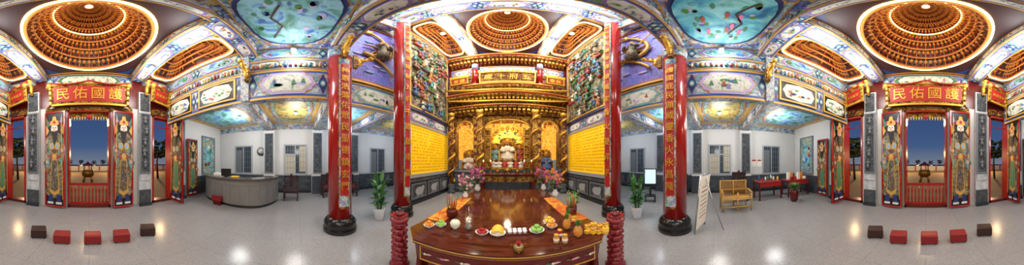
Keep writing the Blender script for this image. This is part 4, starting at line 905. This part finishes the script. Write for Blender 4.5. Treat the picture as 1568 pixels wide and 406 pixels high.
# ---------------------------------------------------------------- lamps
def lamp(x,y,z,power,col=(1,.98,.96),r=.06,nm='ceiling_lamp',rad=.32):
    m=MB(); m.lathe([(r*1.5,0),(r*1.5,-.02),(r*1.2,-.05),(r,-.06)][::-1],(x,y,z),'steel',18); m.sph((x,y,z-.07),(r,r,r*.7),'bulb',14,8); o=m.build(nm)
    l=bpy.data.lights.new(nm+'_light','POINT'); l.energy=power; l.color=col; l.shadow_soft_size=rad
    ob=bpy.data.objects.new('bulb_light',l); bpy.context.scene.collection.objects.link(ob); ob.parent=o; ob.location=Vector((x,y,z-.5))-o.location
for sx in(-1,1):
    lamp(sx*1.68,-3.3,4.82,78); lamp(sx*1.68,-1.8,4.82,72); lamp(sx*2.9,-.1,4.9,62)
    lamp(sx*4.9,-2.3,ZA-.06,88); lamp(sx*4.9,-.1,ZA-.06,72); lamp(sx*5.0,2.0,ZA-.06,58,(.78,.86,1)); lamp(sx*5.0,4.8,ZA-.06,58,(.72,.82,1))
    lamp(sx*1.72,3.8,8.37,150); lamp(sx*1.72,5.6,8.37,130); lamp(sx*1.2,1.9,8.6,270)  # front pair is added out of view to brighten the dragon murals
def plight(nm,x,y,z,p,col,rad=.1):
    l=bpy.data.lights.new(nm,'POINT'); l.energy=p; l.color=col; l.shadow_soft_size=rad; ob=bpy.data.objects.new(nm,l); bpy.context.scene.collection.objects.link(ob); ob.location=(x,y,z); return ob
plight('dome_light',0,-2.72,ZE+.6,48,(1,.8,.52),.2); plight('dome_light',0,4.85,ZN+.6,60,(1,.8,.52),.2)
for sx in(-1,1): plight('cove_light',sx*2.44,-2.8,ZE+.15,9,(1,.82,.55)); plight('cove_light',sx*2.55,4.85,ZN+.15,11,(1,.82,.55))
plight('niche_light',0,YB+1.0,3.9,75,(1,.82,.5),.15)
for sx in(-1,1): plight('niche_light',sx*2.25,YB+.8,3.7,38,(1,.8,.45),.1)
for sx in(-1,1): plight('altar_light',sx*1.3,5.0,4.6,75,(1,.9,.7),.2)
# ---------------------------------------------------------------- outside
m=MB(); m.box(-60,-80,-.25,60,YD-.3,-.12,'plaza'); m.build('ground_plaza')
def tree(x,y,h):
    m=MB(); m.tube([(x,y,-.12),(x+.1,y,h*.4),(x,y+.1,h*.6)],[.12,.09,.05],'brown',8)
    for k in range(60): a=k*2.4; q=h*.26*sqrt(k/60); m.sph((x+q*cos(a)*1.2,y+q*sin(a),h*.62+random.uniform(-.18,.32)*h*(1-q/h)),(h*.06,h*.06,h*.035),'tree',7,5)
    m.build('garden_tree')
for x,y,h in((6.5,-11,4.2),(9,-14,5),(12,-13,5),(-6.8,-12,4.2),(-9.5,-13,5),(-13,-14,6),(5,-34,2.4),(-4,-38,2.4),(-9,-36,4),(9,-37,4),(-1.5,-40,2.2),(2.5,-42,2.4)): tree(x,y,h)
m=MB(); x,y=.1,-11.0
m.lathe([(.35,.35),(.5,.5),(.55,.75),(.45,.9),(.52,.95)],(x,y,0),'brass',24)
for k in range(4): a=k*pi/2+.7; m.tube([(x+.5*cos(a),y+.5*sin(a),-.12),(x+.4*cos(a),y+.4*sin(a),.45)],[.07,.09],'brass',8)
for k in range(4): a=k*pi/2+.7; m.tube([(x+.42*cos(a),y+.42*sin(a),.92),(x+.42*cos(a),y+.42*sin(a),1.3)],.03,'brass',8)
m.lathe([(.65,1.28),(.45,1.38),(.15,1.5),(.05,1.62)],(x,y,0),'dred',8); m.build('outdoor_incense_burner')
m=MB(); m.box(-20,-26,-.12,20,-25.8,.8,'lgrey')
for k in range(21): m.box(-20+k*2-.1,-26.1,-.12,-20+k*2+.1,-25.7,1.05,'stool')
m.build('boundary_wall')
for x in(-10,-3.5,3.5,10):
    m=MB(); m.tube([(x,-20,-.12),(x,-20,3.0)],.04,'grey',8); m.sph((x,-20,3.08),.1,'orangelight',10,8); m.build('street_lamp'); plight('street_light',x,-19.7,2.8,1300,(1,.62,.25),.2)
plight('porch_light',0,-7.5,3.9,170,(1,.7,.35),.2); plight('porch_light',5,-8.5,3.9,150,(1,.65,.3),.2); plight('porch_light',-5,-8.5,3.9,150,(1,.65,.3),.2)
w=bpy.data.worlds.new('dusk'); bpy.context.scene.world=w; w.use_nodes=True; N=w.node_tree.nodes; L=w.node_tree.links; bg=N['Background']
tc=N.new('ShaderNodeTexCoord'); sp=N.new('ShaderNodeSeparateXYZ'); r=N.new('ShaderNodeValToRGB'); L.new(tc.outputs['Generated'],sp.inputs[0]); L.new(sp.outputs['Z'],r.inputs['Fac'])
e=r.color_ramp.elements; e[0].position=0; e[0].color=lin('#757e90'); e[1].position=.5; e[1].color=lin('#2c467a'); q=e.new(.12); q.color=lin('#46608c'); L.new(r.outputs['Color'],bg.inputs['Color']); bg.inputs['Strength'].default_value=.8
# ---------------------------------------------------------------- camera
cd=bpy.data.cameras.new('camera'); co=bpy.data.objects.new('camera',cd); bpy.context.scene.collection.objects.link(co)
co.location=(0,0,H); co.rotation_euler=(pi/2,0,0); cd.type='PANO'; cd.clip_start=.02
for tgt in(cd,getattr(cd,'cycles',None)):
    if tgt is None: continue
    for k,v in(('panorama_type','EQUIRECTANGULAR'),('longitude_min',-XC/S),('longitude_max',(1568-XC)/S),('latitude_min',-(406-Y0)/S),('latitude_max',Y0/S)):
        try: setattr(tgt,k,v)
        except Exception as ex: print('cam',k,ex)
bpy.context.scene.camera=co
try:
    bpy.context.scene.view_settings.view_transform='Standard'; bpy.context.scene.view_settings.exposure=.12
except Exception as ex: print(ex)
